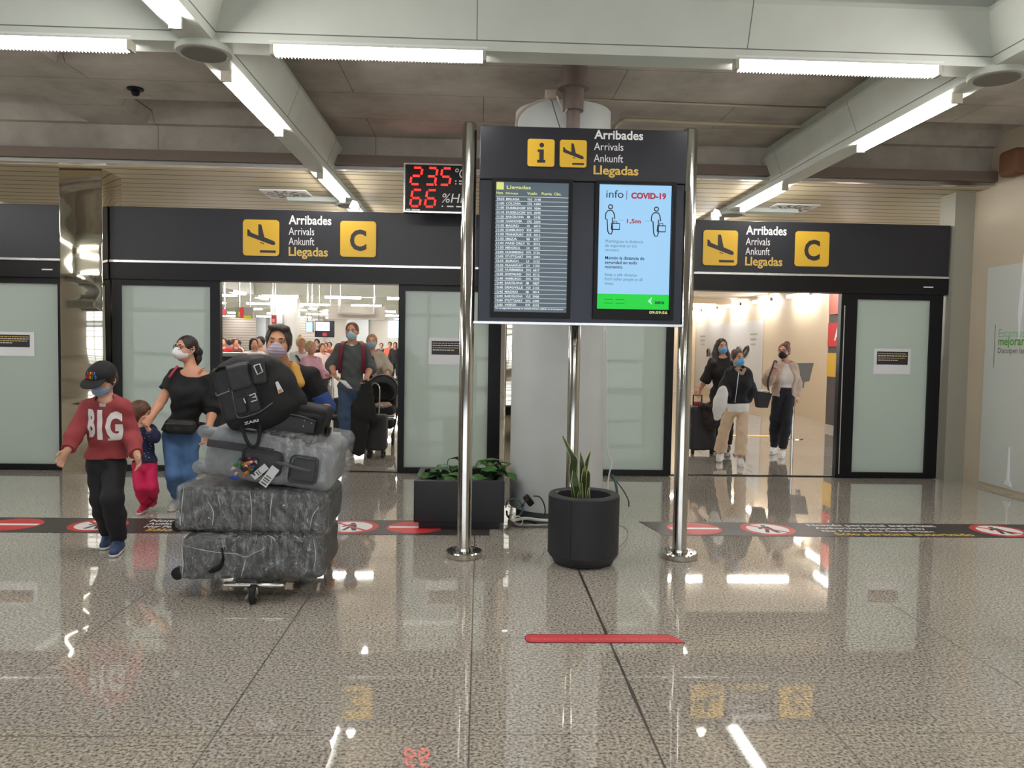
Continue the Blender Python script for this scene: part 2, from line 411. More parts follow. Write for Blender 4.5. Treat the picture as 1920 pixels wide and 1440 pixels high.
# ---------------------------------------------------------------- lamps of the near hall
GLOW = mat('lamp_diffuser', (255, 251, 245), .5, emit=LAMP)
HGLOW = mat('hall_lamp_diffuser', (255, 251, 245), .5, emit=HALL_LAMP)
def lamp(c, length, axis, label, group, glow=GLOW, w=.065, ribs=False, hang=None):
    c = np.asarray(c, float); r = root('strip_light', label, 'light', c, group)
    hl = length / 2
    def bx(l, ww, z0, z1): return (V(-l, -ww, z0), V(l, ww, z1)) if axis == 'x' else (V(-ww, -l, z0), V(ww, l, z1))
    a, b = bx(hl + .03, w * .6, .012, .03); MB().box(a + c, b + c).build('housing', WHITEPLASTIC, r, 0)
    a, b = bx(hl, w / 2, -.03, .012)
    mb = MB()
    if axis == 'x': mb.prism([(-w / 2, .012), (w / 2, .012), (w / 2, -.04), (w * .3, -.056), (-w * .3, -.056), (-w / 2, -.04)], c - V(hl, 0, 0), (0, 1, 0), (0, 0, 1), (1, 0, 0), 2 * hl)
    else: mb.prism([(-w / 2, .012), (w / 2, .012), (w / 2, -.04), (w * .3, -.056), (-w * .3, -.056), (-w / 2, -.04)], c - V(0, hl, 0), (1, 0, 0), (0, 0, 1), (0, 1, 0), 2 * hl)
    mb.build('diffuser', glow, r, 0)
    for sg in (-1, 1):
        e = MB(); p, q = bx(.012, w * .55, -.06, .02); s2 = V(sg * (hl + .012), 0, 0) if axis == 'x' else V(0, sg * (hl + .012), 0)
        e.box(p + c + s2, q + c + s2); e.build('end_cap', mat('lamp_cap', (170, 165, 150), .4), r, 0)
    if hang:
        for sg in (-.35, .35):
            p = c + (V(sg * length, 0, 0) if axis == 'x' else V(0, sg * length, 0)); MB().cyl(p + V(0, 0, .02), V(p[0], p[1], hang), .012, n=8).build('hanger', WHITEPLASTIC, r)
    if ribs:
        e = MB(); n = int(length / .021)
        for k in range(n):
            x = -hl + .021 * (k + .5)
            e.box(c + V(x - .002, -w * .54, -.062), c + V(x + .002, w * .54, -.036))
        e.build('louver', WHITEPLASTIC, r, 0)
    return r
TOPL = {1: 'ribbed strip light along the near cross beam between the two beam crossings, left one', 2: 'ribbed strip light along the near cross beam, right of the display top',
        0: 'ribbed strip light at the top left edge, left of the beam crossing'}
for i, xc in enumerate([-2.86, -.66, 2.28]):
    lamp((xc, 5.10, 3.40), 1.30, 'x', TOPL[i], 'ribbed lights on the cross beam', ribs=True, w=.07)
lamp((4.55, 5.10, 3.40), 1.3, 'x', 'ribbed strip light beyond the top right beam crossing', 'ribbed lights on the cross beam', ribs=True, w=.07)
lamp((-5.8, 5.10, 3.40), 1.3, 'x', 'ribbed strip light far to the left on the cross beam', 'ribbed lights on the cross beam', ribs=True, w=.07)
for bxp, side in ((-1.77, 'left'), (3.38, 'right')):
    for yc, wh in ((3.97, 'nearest strip light, above the cross beam, on the %s lengthwise beam' % side), (6.31, 'long strip light on the middle of the %s slanting beam' % side),
                   (9.49, 'short-looking strip light at the far end of the %s beam above the sign' % side), (11.8, 'strip light on the %s beam behind the arrivals sign' % side)):
        lamp((bxp, yc, 3.39), 1.41, 'y', wh, 'strip lights on the lengthwise beams')
for xc in (-.66, 2.28):                   # the bay behind the viewer
    lamp((xc, -.32, 3.40), 1.3, 'x', 'strip light on a cross beam behind the viewer', 'strip lights behind the viewer')
for yc in (3.97, 6.31, 8.3): lamp((-6.92, yc, 3.39), 1.41, 'y', 'added strip light on the outer left beam, out of view, to brighten the floor', 'added strip lights on the outer left beam')  # added out of view for more light on the floor towards the doors

# ---------------------------------------------------------------- walls
BEIGE = mat('beige_wall', (188, 176, 156), .6, noise=.03, nscale=2)
quad_sheet('wall_right', ((5.90, -9, 0), (6.1, 9.6, 4.5)), BEIGE)
quad_sheet('wall_pilaster', ((5.66, 9.30, 0), (5.90, 9.62, 3.5)), mat('grey_green_pilaster', (150, 148, 136), .3))
quad_sheet('wall_left', ((-12.3, -9, 0), (-12, 9.6, 4.5)), BEIGE)
# glazed front behind the viewer
fr = MB()
for x in np.arange(-12, 6.1, 2.55): fr.box((x - .06, -8.9, 0), (x + .06, -8.75, 4.4))
for z in (.0, 1.0, 2.5): fr.box((-12, -8.9, z), (6, -8.75, z + .12))
fr.box((-12, -8.9, 3.4), (6, -8.7, 4.6))
struct(fr.build('wall_front', mat('facade_frame', (70, 70, 72), .4), None, 0))

# ---------------------------------------------------------------- mirror-clad piers
def pier(name, x0, x1):
    mb = MB(); n, mz = 2, 60
    struct(MB().rbox(((x0 + x1) / 2, 9.45, 1.745), (x1 - x0, .5, 3.49), .012).build(name, MIRROR, None, 30))
pier('pillar_1', -4.78, -4.30)
pier('pillar_2', .30, .98)

# ---------------------------------------------------------------- arrivals doors
def frame_rect(mb, x0, x1, z0, z1, y0, y1, l, r, b, t):
    mb.box((x0, y0, z0), (x0 + l, y1, z1)); mb.box((x1 - r, y0, z0), (x1, y1, z1))
    mb.box((x0 + l, y0, z0), (x1 - r, y1, z0 + b)); mb.box((x0 + l, y0, z1 - t), (x1 - r, y1, z1))
def panel(parent, x0, x1, y=9.40, l=.09, r=.09, b=.06, t=.07):
    mb = MB(); frame_rect(mb, x0, x1, .012, 2.25, y, y + .09, l, r, b, t)
    o = mb.build('leaf_frame', BLACK, parent, 0)
    MB().box((x0 + l - .005, y + .03, .05), (x1 - r + .005, y + .05, 2.2)).build('glass', FROST, parent, 0)
def doorset(name, x0, x1, leaves, header=True):
    o = bpy.data.objects.new(name, None); COL.objects.link(o); o.location = ((x0 + x1) / 2, 9.45, 0); o['kind'] = 'structure'
    MB().box((x0, 9.36, 2.25), (x1, 9.58, 2.44)).build('header', BLACK, o, 0)
    for a in leaves: panel(o, *a[:2], **(a[2] if len(a) > 2 else {}))
    MB().box((x0, 9.47, 0), (x1, 9.52, .012)).build('threshold', mat('dark_threshold', (50, 50, 52), .4, 1), o, 0)
    return o
d1 = doorset('door_1', -9.6, -4.80, [(-9.6, -7.4), (-7.4, -4.80, dict(r=.11))])
d2 = doorset('door_2', -4.29, .27, [(-4.29, -3.05, dict(r=.115, l=.10)), (-.97, .25, dict(l=.075, r=.15, y=9.42))])
d3 = doorset('door_3', 1.03, 5.65, [(1.03, 2.33, dict(l=.09)), (4.36, 5.62, dict(l=.20, r=.15))])
for o, xs in ((d3, (4.34, 5.6)),):
    mb = MB()
    mb.box((xs[1] - .012, 9.355, .05), (xs[1] + .0, 9.40, 2.2)) if o is d2 else mb.box((xs[0] + .05, 9.385, .05), (xs[0] + .062, 9.40, 2.1))
    mb.build('edge_strip', ALU, o, 0)
for i, (o, x) in enumerate(((d1, -5.0), (d3, 5.4))):
    MB().box((x - .06, 9.352, 2.33), (x + .06, 9.36, 2.345)).build('header_badge', WHITE, o, 0)

# ---------------------------------------------------------------- sign pictograms
PLANE = [(.119, .727), (.176, .717), (.22, .64), (.424, .557), (.424, .877), (.508, .867), (.593, .517), (.864, .41), (.898, .35), (.87, .307), (.797, .31), (.12, .55)]
def badge(r, x, z, s, y, kind):
    pl = MB().prism(rrect(s, s, s * .09), (x, y, z), FX, FZ, FN, .012).build('pictogram', YELLOW, r, 0)
    rim = MB().prism(rrect(s * 1.05, s * 1.05, s * .11), (x - s * .025, y + .001, z - s * .025), FX, FZ, FN, .008).build('pictogram_rim', INK, pl, 0)
    mb = MB(); o = (x, y - .0122, z)
    if kind == 'plane':
        mb.prism([(a * s, b * s) for a, b in PLANE], o, FX, FZ, FN, .002)
        mb.prism([(.47 * s, .09 * s), (.905 * s, .09 * s), (.905 * s, .155 * s), (.47 * s, .155 * s)], o, FX, FZ, FN, .002)
        for q in (.5, .56): mb.prism(ring(.02 * s, 10, q * s, (.36 if q < .55 else .34) * s), o, FX, FZ, FN, .002)
    elif kind == 'i':
        for a in ([(.36, .14), (.66, .14), (.66, .24), (.60, .24), (.60, .62), (.37, .62), (.37, .53), (.44, .53), (.44, .24), (.36, .24)],):
            mb.prism([(p * s, q * s) for p, q in a], o, FX, FZ, FN, .002)
        mb.prism(ring(.085 * s, 20, .52 * s, .78 * s), o, FX, FZ, FN, .002)
    else:
        text(mb, kind, V(x + s * .27, y - .012, z + s * .2), width=s * .46, height=s * .60, bold=.035, d=.002)
    mb.build('symbol', INK, pl, 0)
def words(r, x, zs, y, w, big):
    for k, (t, ww, bo) in enumerate((('Arribades', w, .022), ('Arrivals', w * .6, 0), ('Ankunft', w * .6, 0))):
        text(MB(), t, V(x, y, zs[k]), width=ww, size=big * (1 if k == 0 else .87), bold=bo).build('lettering', WHITE, r, 0)
    text(MB(), 'Llegadas', V(x, y, zs[3]), width=w * .92, size=big, bold=.022).build('lettering', GOLD, r, 0)

def overhead(x0, x1, label, icon=None):
    r = root('overhead_sign', label, 'sign', ((x0 + x1) / 2, 9.36, 2.44), 'charcoal fascia signs over the arrivals doors')
    MB().rbox(((x0 + x1) / 2, 9.41, 2.77), (x1 - x0, .12, .62), .006, seg=1).build('panel', FASCIA, r, 0)
    MB().box((x0, 9.335, 2.44), (x1, 9.47, 2.465)).build('edge_strip', ALU, r, 0)
    if icon:
        y = 9.349; a, b, c, d = icon
        badge(r, a, 2.545, .415, y, 'plane'); badge(r, b, 2.555, .415, y, 'C')
        words(r, c, [2.92, 2.795, 2.68, 2.555], y, d, .145)
    return r
yy = 9.345
overhead(-9.6, -4.80, 'blank charcoal sign fascia left of the mirror pillar')
a = at(456, 480, yy)[0]
overhead(-4.29, .27, 'charcoal arrivals C sign over the left open doorway', (a, at(638, 480, yy)[0], at(541, 480, yy)[0], at(621, 480, yy)[0] - at(541, 480, yy)[0]))
overhead(1.03, 5.64, 'charcoal arrivals C sign over the right doorway, right of the display', (at(1317, 500, yy)[0], at(1489, 500, yy)[0], at(1397, 500, yy)[0], at(1473, 500, yy)[0] - at(1397, 500, yy)[0]))

# ---------------------------------------------------------------- temperature board on top of the left sign
def temp_board():
    y = 8.795; p0, p1 = at(758, 398, y), at(882, 310, y); x0, x1 = p0[0], p1[0]; z0 = p0[2]; z1 = p1[2]
    r = root('temperature_display', 'black temperature and humidity board with red LED digits above the left sign', 'display', ((x0 + x1) / 2, y + .04, z0))
    MB().rbox(((x0 + x1) / 2, y + .05, (z0 + z1) / 2), (x1 - x0, .09, z1 - z0), .004, seg=1).build('case', BLACKPLASTIC, r, 0)
    mb = MB(); frame_rect(mb, x0 - .01, x1 + .01, z0 - .0, z1 + .01, y - .004, y + .05, .018, .018, .018, .018); mb.build('bezel', ALU, r, 0)
    RED = mat('led_red', (255, 36, 30), .5, emit=2.6)
    w, h = x1 - x0, z1 - z0; H = h * .34
    segs = {'2': 'abged', '3': 'abgcd', '5': 'afgcd', '6': 'afgecd'}
    def digit(mb, ch, ox, oz):
        W_, t = H * .58, H * .075
        sh = lambda x, z: (ox + x + z * .16, y + .004, oz + z)
        def bar(p, q):
            mb.tube([sh(*p), sh(*q)], t * .9, 6)
        g = t * 1.1
        L = {'a': ((g, H), (W_ - g, H)), 'b': ((W_, H - g), (W_, H / 2 + g)), 'c': ((W_, H / 2 - g), (W_, g)), 'd': ((g, 0), (W_ - g, 0)), 'e': ((0, g), (0, H / 2 - g)), 'f': ((0, H / 2 + g), (0, H - g)), 'g': ((g, H / 2), (W_ - g, H / 2))}
        for c in segs[ch]: bar(*L[c])
    for i, (ch, fx, fz) in enumerate((('2', .085, .585), ('3', .315, .585), ('5', .535, .585), ('6', .085, .13), ('6', .31, .13))):
        mb = MB(); digit(mb, ch, x0 + fx * w, z0 + fz * h); mb.build('digit', RED, r, 60)
    MB().ball((x0 + .475 * w, y + .004, z0 + .585 * h), .011, 8).build('decimal_point', RED, r)
    mb = MB(); text(mb, '\u00baC', V(x0 + .77 * w, y, z0 + .73 * h), width=.17 * w, height=.2 * h, shear=.12)
    text(mb, '%HR', V(x0 + .57 * w, y, z0 + .22 * h), width=.39 * w, height=.19 * h, shear=.18); mb.build('lettering', WHITE, r, 0)
    for k, (fx, fz, ww) in enumerate(((.77, .655, .02), (.77, .60, .02), (.83, .655, .045), (.83, .60, .045), (.9, .655, .05), (.9, .60, .05), (.57, .13, .02), (.65, .13, .1), (.79, .13, .1), (.03, .045, .06), (.11, .045, .13))):
        MB().box((x0 + fx * w, y - .001, z0 + fz * h), (x0 + (fx + ww) * w, y + .002, z0 + fz * h + .014)).build('small_mark', WHITE, r, 0)
temp_board()

# ---------------------------------------------------------------- information display on three steel posts
def kiosk():
    y = 5.70
    r = root('information_display', 'large black arrivals display with two upright screens on polished steel posts', 'display', (.72, 5.75, 0))
    for x, yy_ in ((-.095, 5.72), (1.497, 5.72), (.735, 6.12)):
        zt = 3.13 if yy_ < 6 else 3.0; rr = .052 if yy_ < 6 else .046
        p = MB().lathe((x, yy_, 0), [(rr, .0), (rr, zt - .01), (rr - .008, zt)], 40).build('post', STEEL, r, 40)
        MB().lathe((x, yy_, 0), [(.13, 0), (.135, .008), (.135, .04), (.128, .048), (rr + .012, .05), (rr + .01, .07), (rr, .072)], 48).build('base_plate', STEEL, p, 30)
        mb = MB()
        for k in range(4):
            a = PI / 4 + k * PI / 2; mb.cyl((x + .1 * math.cos(a), yy_ + .1 * math.sin(a), .048), (x + .1 * math.cos(a), yy_ + .1 * math.sin(a), .055), .009, n=8)
        mb.build('bolt', STEEL, p)
    x0, x1 = -.02, 1.47
    PANEL = mat('gloss_charcoal_panel', (38, 39, 46), .30, .15)
    MB().rbox(((x0 + x1) / 2, y + .04, 2.92), (x1 - x0, .12, .375), .004, seg=1).build('header_panel', PANEL, r, 0)
    MB().rbox(((x0 + x1) / 2, y + .045, 2.225), (x1 - x0, .11, 1.01), .004, seg=1).build('screen_panel', mat('dark_steel_panel', (56, 58, 64), .3, .85), r, 0)
    MB().box((x0 - .03, y - .025, 1.705), (x1 + .03, y + .10, 1.722)).build('bottom_rail', ALU, r, 0)
    MB().box((.64, y + .10, 1.73), (.83, 6.10, 3.0)).build('rear_housing', BLACK, r, 0)
    yf = y - .0205
    badge(r, .318, 2.827, .192, yf, 'i'); badge(r, .548, 2.827, .192, yf, 'plane')
    words(r, .793, [3.035, 2.955, 2.872, 2.785], yf, .352, .088)
    # screens
    def screen(xa, xb, label):
        z0, z1 = 1.752, 2.738
        s = MB(); frame_rect(s, xa, xb, z0, z1, y - .045, y + .0, .028, .028, .04, .024)
        s.box((xa, y - .02, z0), (xb, y, z1))
        s = s.build('screen', BLACKPLASTIC, r, 0); s['label'] = label
        return s, xa + .028, xb - .028, z0 + .04, z1 - .024
    def emis(n, c, e=1.0):
        m = mat(n, c, .3, emit=e * .72, spec=.3); b = m.node_tree.nodes['Principled BSDF']; b.inputs['Base Color'].default_value = (.01, .01, .01, 1); return m
    ys = y - .0205
    s, a, b, c, d = screen(.068, .645, 'flight board screen')
    MB().box((a, ys - .002, c), (b, ys, d)).build('flight_list_image', emis('board_blue_grey', (92, 106, 116), .9), s, 0)
    w, h = b - a, d - c
    LT = emis('board_white', (225, 236, 240), 1.0)
    YT = emis('board_yellow', (232, 240, 140), .9)
    mb = MB()
    rows = [('10:55', 'MALAGA', 'VLG', '3148'), ('11:00', 'COLONIA', 'CFG', '1684'), ('11:00', 'DUSSELDORF', 'EWG', '9584'), ('11:10', 'DUSSELDORF', 'EWG', '8598'), ('11:20', 'BARCELONA', 'IB', '5142'), ('11:20', 'HANNOVER', 'CFG', '2234'), ('11:35', 'MADRID', 'UX', '6013'),
            ('11:50', 'EDIMBURGO', 'RYR', '6054'), ('11:55', 'FRANKFURT', 'RYR', '4212'), ('11:55', 'IBIZA', 'IB', '8327'), ('11:55', 'PARIS ORLY', 'TO', '3312'), ('11:55', 'MENORCA', 'UX', '4022'), ('12:05', 'NUREMBERG', 'RYR', '3126'), ('12:05', 'STUTTGART', 'EWG', '2304'), ('12:10', 'ZURICH', 'LX', '2152'),
            ('12:25', 'FRANKFURT', 'LH', '1152'), ('12:25', 'NUREMBERG', 'EWG', '6817'), ('12:35', 'DORTMUND', 'EWG', '8712'), ('12:40', 'HAMBURGO', 'EWG', '7592'), ('12:40', 'BARCELONA', 'IB', '3827'), ('12:45', 'DEAUVILLE', 'VOE', '2132'), ('12:45', 'MADRID', 'IB', '3814'), ('12:50', 'BARCELONA', 'VLG', '3908'), ('13:00', 'STUTTGART', 'EWG', '2308'), ('13:05', 'WEEZE', 'RYR', '4218')]
    zt = d - h * .112; pitch = h * .034
    for i, row in enumerate(rows):
        z = zt - i * pitch
        for tx, fx, fw in zip(row, (.02, .145, .435, .53), (.10, .022 * len(row[1]) + .05, .022 * len(row[2]), .09)):
            text(mb, tx, V(a + fx * w, ys - .002, z - pitch * .76), width=fw * w, height=pitch * .52, bold=.03, d=.001)
    mb.build('flight_rows', LT, s, 0)
    mb = MB()
    for i in range(26): mb.box((a, ys - .0032, zt - i * pitch - .0008), (b, ys - .002, zt - i * pitch + .0018))
    mb.build('row_lines', LT, s, 0)
    mb = MB(); text(mb, 'Llegadas', V(a + .15 * w, ys - .002, d - h * .052), width=.33 * w, height=h * .036, bold=.02)
    for tx, fx, fw in (('Hora', .01, .09), ('Origen', .135, .17), ('Vuelo', .43, .14), ('Puerta', .63, .14), ('Obs.', .80, .1)):
        text(mb, tx, V(a + fx * w, ys - .002, d - h * .094), width=fw * w, height=h * .022, bold=.02)
    mb.prism(rrect(.1 * w, .1 * w, .004), (a + .01 * w, ys - .002, d - .105 * w), FX, FZ, FN, .001)
    mb.build('board_heading', YT, s, 0)
    mb = MB(); text(mb, 'Por su seguridad mantenga su equipaje siempre vigilado en el aeropuerto', V(a + .02 * w, ys - .002, c + h * .022), width=.94 * w, height=h * .016, bold=.03); mb.build('bottom_message', LT, s, 0)
    # information screen
    s, a, b, c, d = screen(.808, 1.392, 'COVID information screen')
    c2 = c + .035; w, h = b - a, d - c2
    MB().box((a + .004, ys - .002, c2), (b - .004, ys, d)).build('notice_image', emis('screen_sky_blue', (160, 210, 248), 1.0), s, 0)
    MB().box((a + .004, ys - .004, c2), (b - .004, ys - .002, c2 + h * .122)).build('green_bar', emis('screen_green', (6, 214, 58), 1.0), s, 0)
    DK, RD, GT = emis('screen_navy', (40, 50, 74), .25), emis('screen_crimson', (196, 20, 56), .75), emis('screen_grey_text', (92, 124, 142), .8)
    mb = MB(); text(mb, 'info', V(a + .10 * w, ys - .002, d - h * .105), width=.235 * w, height=h * .062)
    mb.build('notice_title', DK, s, 0); mb = MB(); mb.box((a + .375 * w, ys - .0035, d - h * .118), (a + .382 * w, ys - .002, d - h * .045))
    mb.build('title_divider', DK, s, 0); mb = MB()
    def man_icon(ox, oz, k):
        def loop(pts, r=.0042): mb.tube([(a + (ox + p * k) * w, ys - .004, c2 + oz * h + q * k * w) for p, q in pts], r, 5)
        loop([(.045 * math.cos(t) + .05, .045 * math.sin(t) + .33) for t in np.linspace(0, 2 * PI, 13)])
        loop([(-.06, .07), (-.05, .19), (0, .25), (.09, .25), (.13, .19), (.15, .07)])
        loop([(-.06, .07), (-.02, .05), (0, -.2), (.03, -.26), (.08, -.26), (.1, -.2), (.1, .1)])
        loop([(.08, -.16), (.08, -.03), (.26, -.03), (.26, -.16), (.08, -.16)]); loop([(.13, -.03), (.13, .02), (.2, .02), (.2, -.03)], .003)
    for ox, oz in ((.13, .70), (.76, .69)): mb = MB(); man_icon(ox, oz, .62); mb.build('traveller_icon', DK, s, 0)
    mb = MB(); text(mb, 'COVID-19', V(a + .44 * w, ys - .002, d - h * .106), width=.48 * w, height=h * .052, bold=.045)
    text(mb, '1,5m', V(a + .39 * w, ys - .002, c2 + h * .695), width=.19 * w, height=h * .042, bold=.03); mb.build('red_lettering', RD, s, 0)
    mb = MB(); text(mb, 'Mantingueu la dist\u00e0ncia\nde seguretat en tot\nmoment.', V(a + .10 * w, ys - .002, c2 + h * .535), width=.52 * w, size=.031); mb.build('grey_lettering', GT, s, 0); mb = MB()
    text(mb, 'Keep a safe distance\nfrom other people at all\ntimes.', V(a + .10 * w, ys - .002, c2 + h * .265), width=.52 * w, size=.031); mb.build('grey_lettering', GT, s, 0); mb = MB()
    mb.box((a + .28 * w, ys - .003, c2 + h * .715), (a + .345 * w, ys - .002, c2 + h * .717)); mb.box((a + .64 * w, ys - .003, c2 + h * .715), (a + .70 * w, ys - .002, c2 + h * .717))
    mb.build('distance_line', GT, s, 0)
    mb = MB(); text(mb, 'Mant\u00e9n la distancia de\nseguridad en todo\nmomento.', V(a + .10 * w, ys - .002, c2 + h * .40), width=.54 * w, size=.032, bold=.018); mb.build('dark_lettering', DK, s, 0); mb = MB()
    text(mb, 'aena', V(a + .80 * w, ys - .004, c2 + h * .047), width=.13 * w, height=.02, bold=.03); mb.build('bar_lettering', DK, s, 0); mb = MB()
    for k in range(4): mb.box((a + (.10 if k % 2 else .1) * w + (k // 2) * .16 * w, ys - .005, c2 + h * (.045 + .03 * (k % 2))), (a + .22 * w + (k // 2) * .16 * w, ys - .004, c2 + h * (.048 + .03 * (k % 2))))
    mb.build('bar_rules', DK, s, 0)
    MB().prism([(0, .012), (.032, .045), (.024, .012), (.034, -.012)], (a + .70 * w, ys - .004, c2 + h * .053), FX, FZ, FN, .001).build('bar_emblem', emis('screen_pale', (190, 240, 225), .9), s, 0)
    text(MB(), '09:59:56', V(a + .72 * w, ys - .018, c + .004), width=.25 * w, height=.021, bold=.02).build('clock_digits', YT, s, 0)
kiosk()

# ---------------------------------------------------------------- white column behind the display
def column():
    c = V(.715, 7.16, 0); rr = .425
    s = struct(MB().lathe(c, [(rr, .10), (rr, 3.63), (rr - .004, 3.635)], 64).build('column_cladding', mat('white_cladding', (190, 194, 194), .42, noise=.03, nscale=3), None, 30))
    MB().lathe(c, [(rr - .06, 0), (rr - .06, .12)], 48).build('plinth', mat('grey_green_plinth', (104, 116, 116), .6), s, 30)
    p = struct(MB().lathe((at(1075, 200, 6.63)[0], 6.63, 0), [(.055, 3.0), (.055, 3.50), (.085, 3.505), (.085, 3.68), (.13, 3.685), (.13, 3.72), (.11, 3.725), (.11, 3.858)], 32).build('column_head', mat('brown_grey_pipe', (112, 98, 92), .55), None, 30))
column()

# ---------------------------------------------------------------- pipes, box, detector and vents up at the ceiling
CREAM = mat('cream_conduit', (168, 156, 138), .5)
def smoothpts(pts, n=8):
    pts = [np.asarray(p, float) for p in pts]; P = [2 * pts[0] - pts[1]] + pts + [2 * pts[-1] - pts[-2]]; out = []
    for i in range(1, len(P) - 2):
        for k in range(n):
            t = k / n; a, b, c, d = P[i - 1:i + 3]
            out.append(.5 * (2 * b + (c - a) * t + (2 * a - 5 * b + 4 * c - d) * t * t + (3 * b - a - 3 * c + d) * t ** 3))
    return out + [pts[-1]]
def cable(name, pts, r, m, label, cat='cable', n=8, group=None):
    return tag(MB().tube(smoothpts(pts, n), r, 8).build(name, m, None, 80), label, cat, group)
q = at(1032, 178, 6.6)
jb = root('junction_box', 'cream junction box on the ceiling left of the column head', 'junction box', q)
MB().rbox(q, (.09, .07, .07), .006).build('box_body', CREAM, jb)
MB().rbox(q - V(0, .038, 0), (.075, .01, .055), .003).build('cover', CREAM, jb)
cable('conduit', [gnd(1086, 186, 3.845), gnd(1200, 191, 3.845), gnd(1400, 199, 3.845), gnd(1500, 203, 3.845), gnd(1560, 205, 3.845)], .012, CREAM, 'thin brown conduit along the ceiling right of the column head', 'pipe')
cable('conduit', [at(1150, 250, 7.55), at(1152, 240, 7.6), gnd(1165,228,3.79), gnd(1185, 225, 3.80), gnd(1300, 230, 3.80), gnd(1420, 234, 3.80), gnd(1500, 237, 3.80)], .02, CREAM, 'thicker bent conduit under the ceiling above the right screen', 'pipe')
cable('conduit', [at(968, 245, 6.8), at(970, 222, 6.75), at(985, 203, 6.72), at(1010, 190, 6.66), at(1030, 185, 6.6)], .011, CREAM, 'pale conduit curving over the top left of the white column', 'pipe')
cable('loose_cable', [at(1044, 180, 6.55), at(1052, 200, 6.55), at(1055, 215, 6.55), at(1063, 205, 6.56)], .007, mat('pale_cable', (190, 185, 172), .5), 'short looped cable hanging from the cream junction box')
cable('loose_cable', [at(1034, 187, 6.56), at(1042, 215, 6.58), at(1050, 240, 6.6)], .004, mat('dark_cable', (60, 62, 60), .5), 'thin dark cable hanging down in front of the white column top')
p = at(254, 190, 7.72); p[2] = ZR
sd = root('smoke_detector', 'small black detector on the concrete ceiling at left', 'detector', p)
MB().lathe(p - V(0, 0, .02), [(.075, .02), (.075, .005), (.06, 0)], 24).build('base', BLACKPLASTIC, sd)
MB().lathe(p - V(0, 0, .07), [(.02, 0), (.035, .01), (.04, .035), (.035, .05)], 24).build('sensor', BLACKPLASTIC, sd)
def vent(px, py, label):
    c = gnd(px, py, 3.46); s = .29
    r = root('ceiling_vent', label, 'vent', c, 'square swirl vents in the slatted ceiling')
    MB().box(c + V(-s, -s, -.012), c + V(s, s, .006)).build('frame', WHITEPLASTIC, r, 0)
    mb = MB()
    for k in range(12):
        a = 2 * PI * k / 12
        for r0, r1, wd in ((.07, .15, .22), (.17, .27, .16)):
            mb.prism([(r0 * math.cos(a - wd), r0 * math.sin(a - wd)), (r1 * math.cos(a + .1 - wd * .5), r1 * math.sin(a + .1 - wd * .5)), (r1 * math.cos(a + .1 + wd * .6), r1 * math.sin(a + .1 + wd * .6)), (r0 * math.cos(a + wd * .2), r0 * math.sin(a + wd * .2))], c + V(0, 0, -.0135), (1, 0, 0), (0, 1, 0), (0, 0, 1), .002)
    mb.build('swirl_slot', BLACKPLASTIC, r, 0)
vent(540, 364, 'square swirl vent in the slatted ceiling over the left sign')
vent(1482, 390, 'square swirl vent in the slatted ceiling over the right sign')
def spot(px, py, label):
    c = V(at(px, py, 9.4)[0], 9.40, 3.153)
    r = root('spot_lamp', label, 'lamp', c, 'small bright spot lamps on the sign tops')
    MB().rbox(c + V(0, .03, -.02), (.10, .05, .10), .006).build('bracket', WHITEPLASTIC, r)
    MB().prism([(-.06, -.03), (.06, -.03), (.03, .035), (-.02, .05)], c + V(0, -.02, .01), FX, FZ, FN, .02).build('lens', mat('spot_glow', (255, 250, 235), .4, emit=6), r, 0)
spot(665, 397, 'small bright spot lamp standing on the left sign top'); spot(1341, 416, 'small bright spot lamp standing on the right sign top')
_d = at(1900, 305, 1.0) - V(0, 0, CAMH); q = V(0, 0, CAMH) + _d * (5.74 / _d[0])
bb = root('bracket_box', 'rust brown box at the ceiling edge by the right wall', 'box', q)
MB().rbox((5.76, q[1], q[2]), (.2, .3, .28), .05).build('box_body', mat('rust_brown', (104, 66, 42), .7), bb)
MB().box((5.80, q[1] - .12, q[2] - .05), (5.898, q[1] + .12, q[2] + .05)).build('bracket', mat('rust_brown', (104, 66, 42), .7), bb)

# ---------------------------------------------------------------- notices taped to the doors, poster, floor stickers
def notice(x0, x1, z0, z1, y, label):
    r = root('paper_notice', label, 'notice', ((x0 + x1) / 2, y, z0), 'paper notices taped to the door glass')
    MB().box((x0, y - .004, z0), (x1, y, z1)).build('sheet', PAPER, r, 0)
    w, h = x1 - x0, z1 - z0
    MB().box((x0 + .08 * w, y - .0055, z0 + .37 * h), (x1 - .08 * w, y - .004, z1 - .12 * h)).build('black_panel', INK, r, 0)
    for k, (m, ln) in enumerate(((GOLD, .76), (WHITE, .78), (GOLD, .74), (WHITE, .5))):
        mb = MB(); x = x0 + .11 * w; zz = z1 - h * (.19 + .085 * k)
        while x < x0 + (.11 + ln) * w:
            l = random.uniform(.012, .04); mb.box((x, y - .0065, zz - .008), (min(x + l, x1 - .1 * w), y - .0055, zz)); x += l + .007
        mb.build('text_line', m, r, 0)
def notice_px(a, b, y, label):
    p, q = at(*a, y), at(*b, y); notice(p[0], q[0], q[2], p[2], y, label)
notice_px((-42, 621), (65, 668), 9.43, 'white notice with black panel on the glass at the left edge')
notice_px((804, 633), (872, 684), 9.45, 'white notice partly behind the left steel post of the display')
notice_px((1639, 653), (1706, 702), 9.43, 'white notice on the right-hand closed glass leaf')

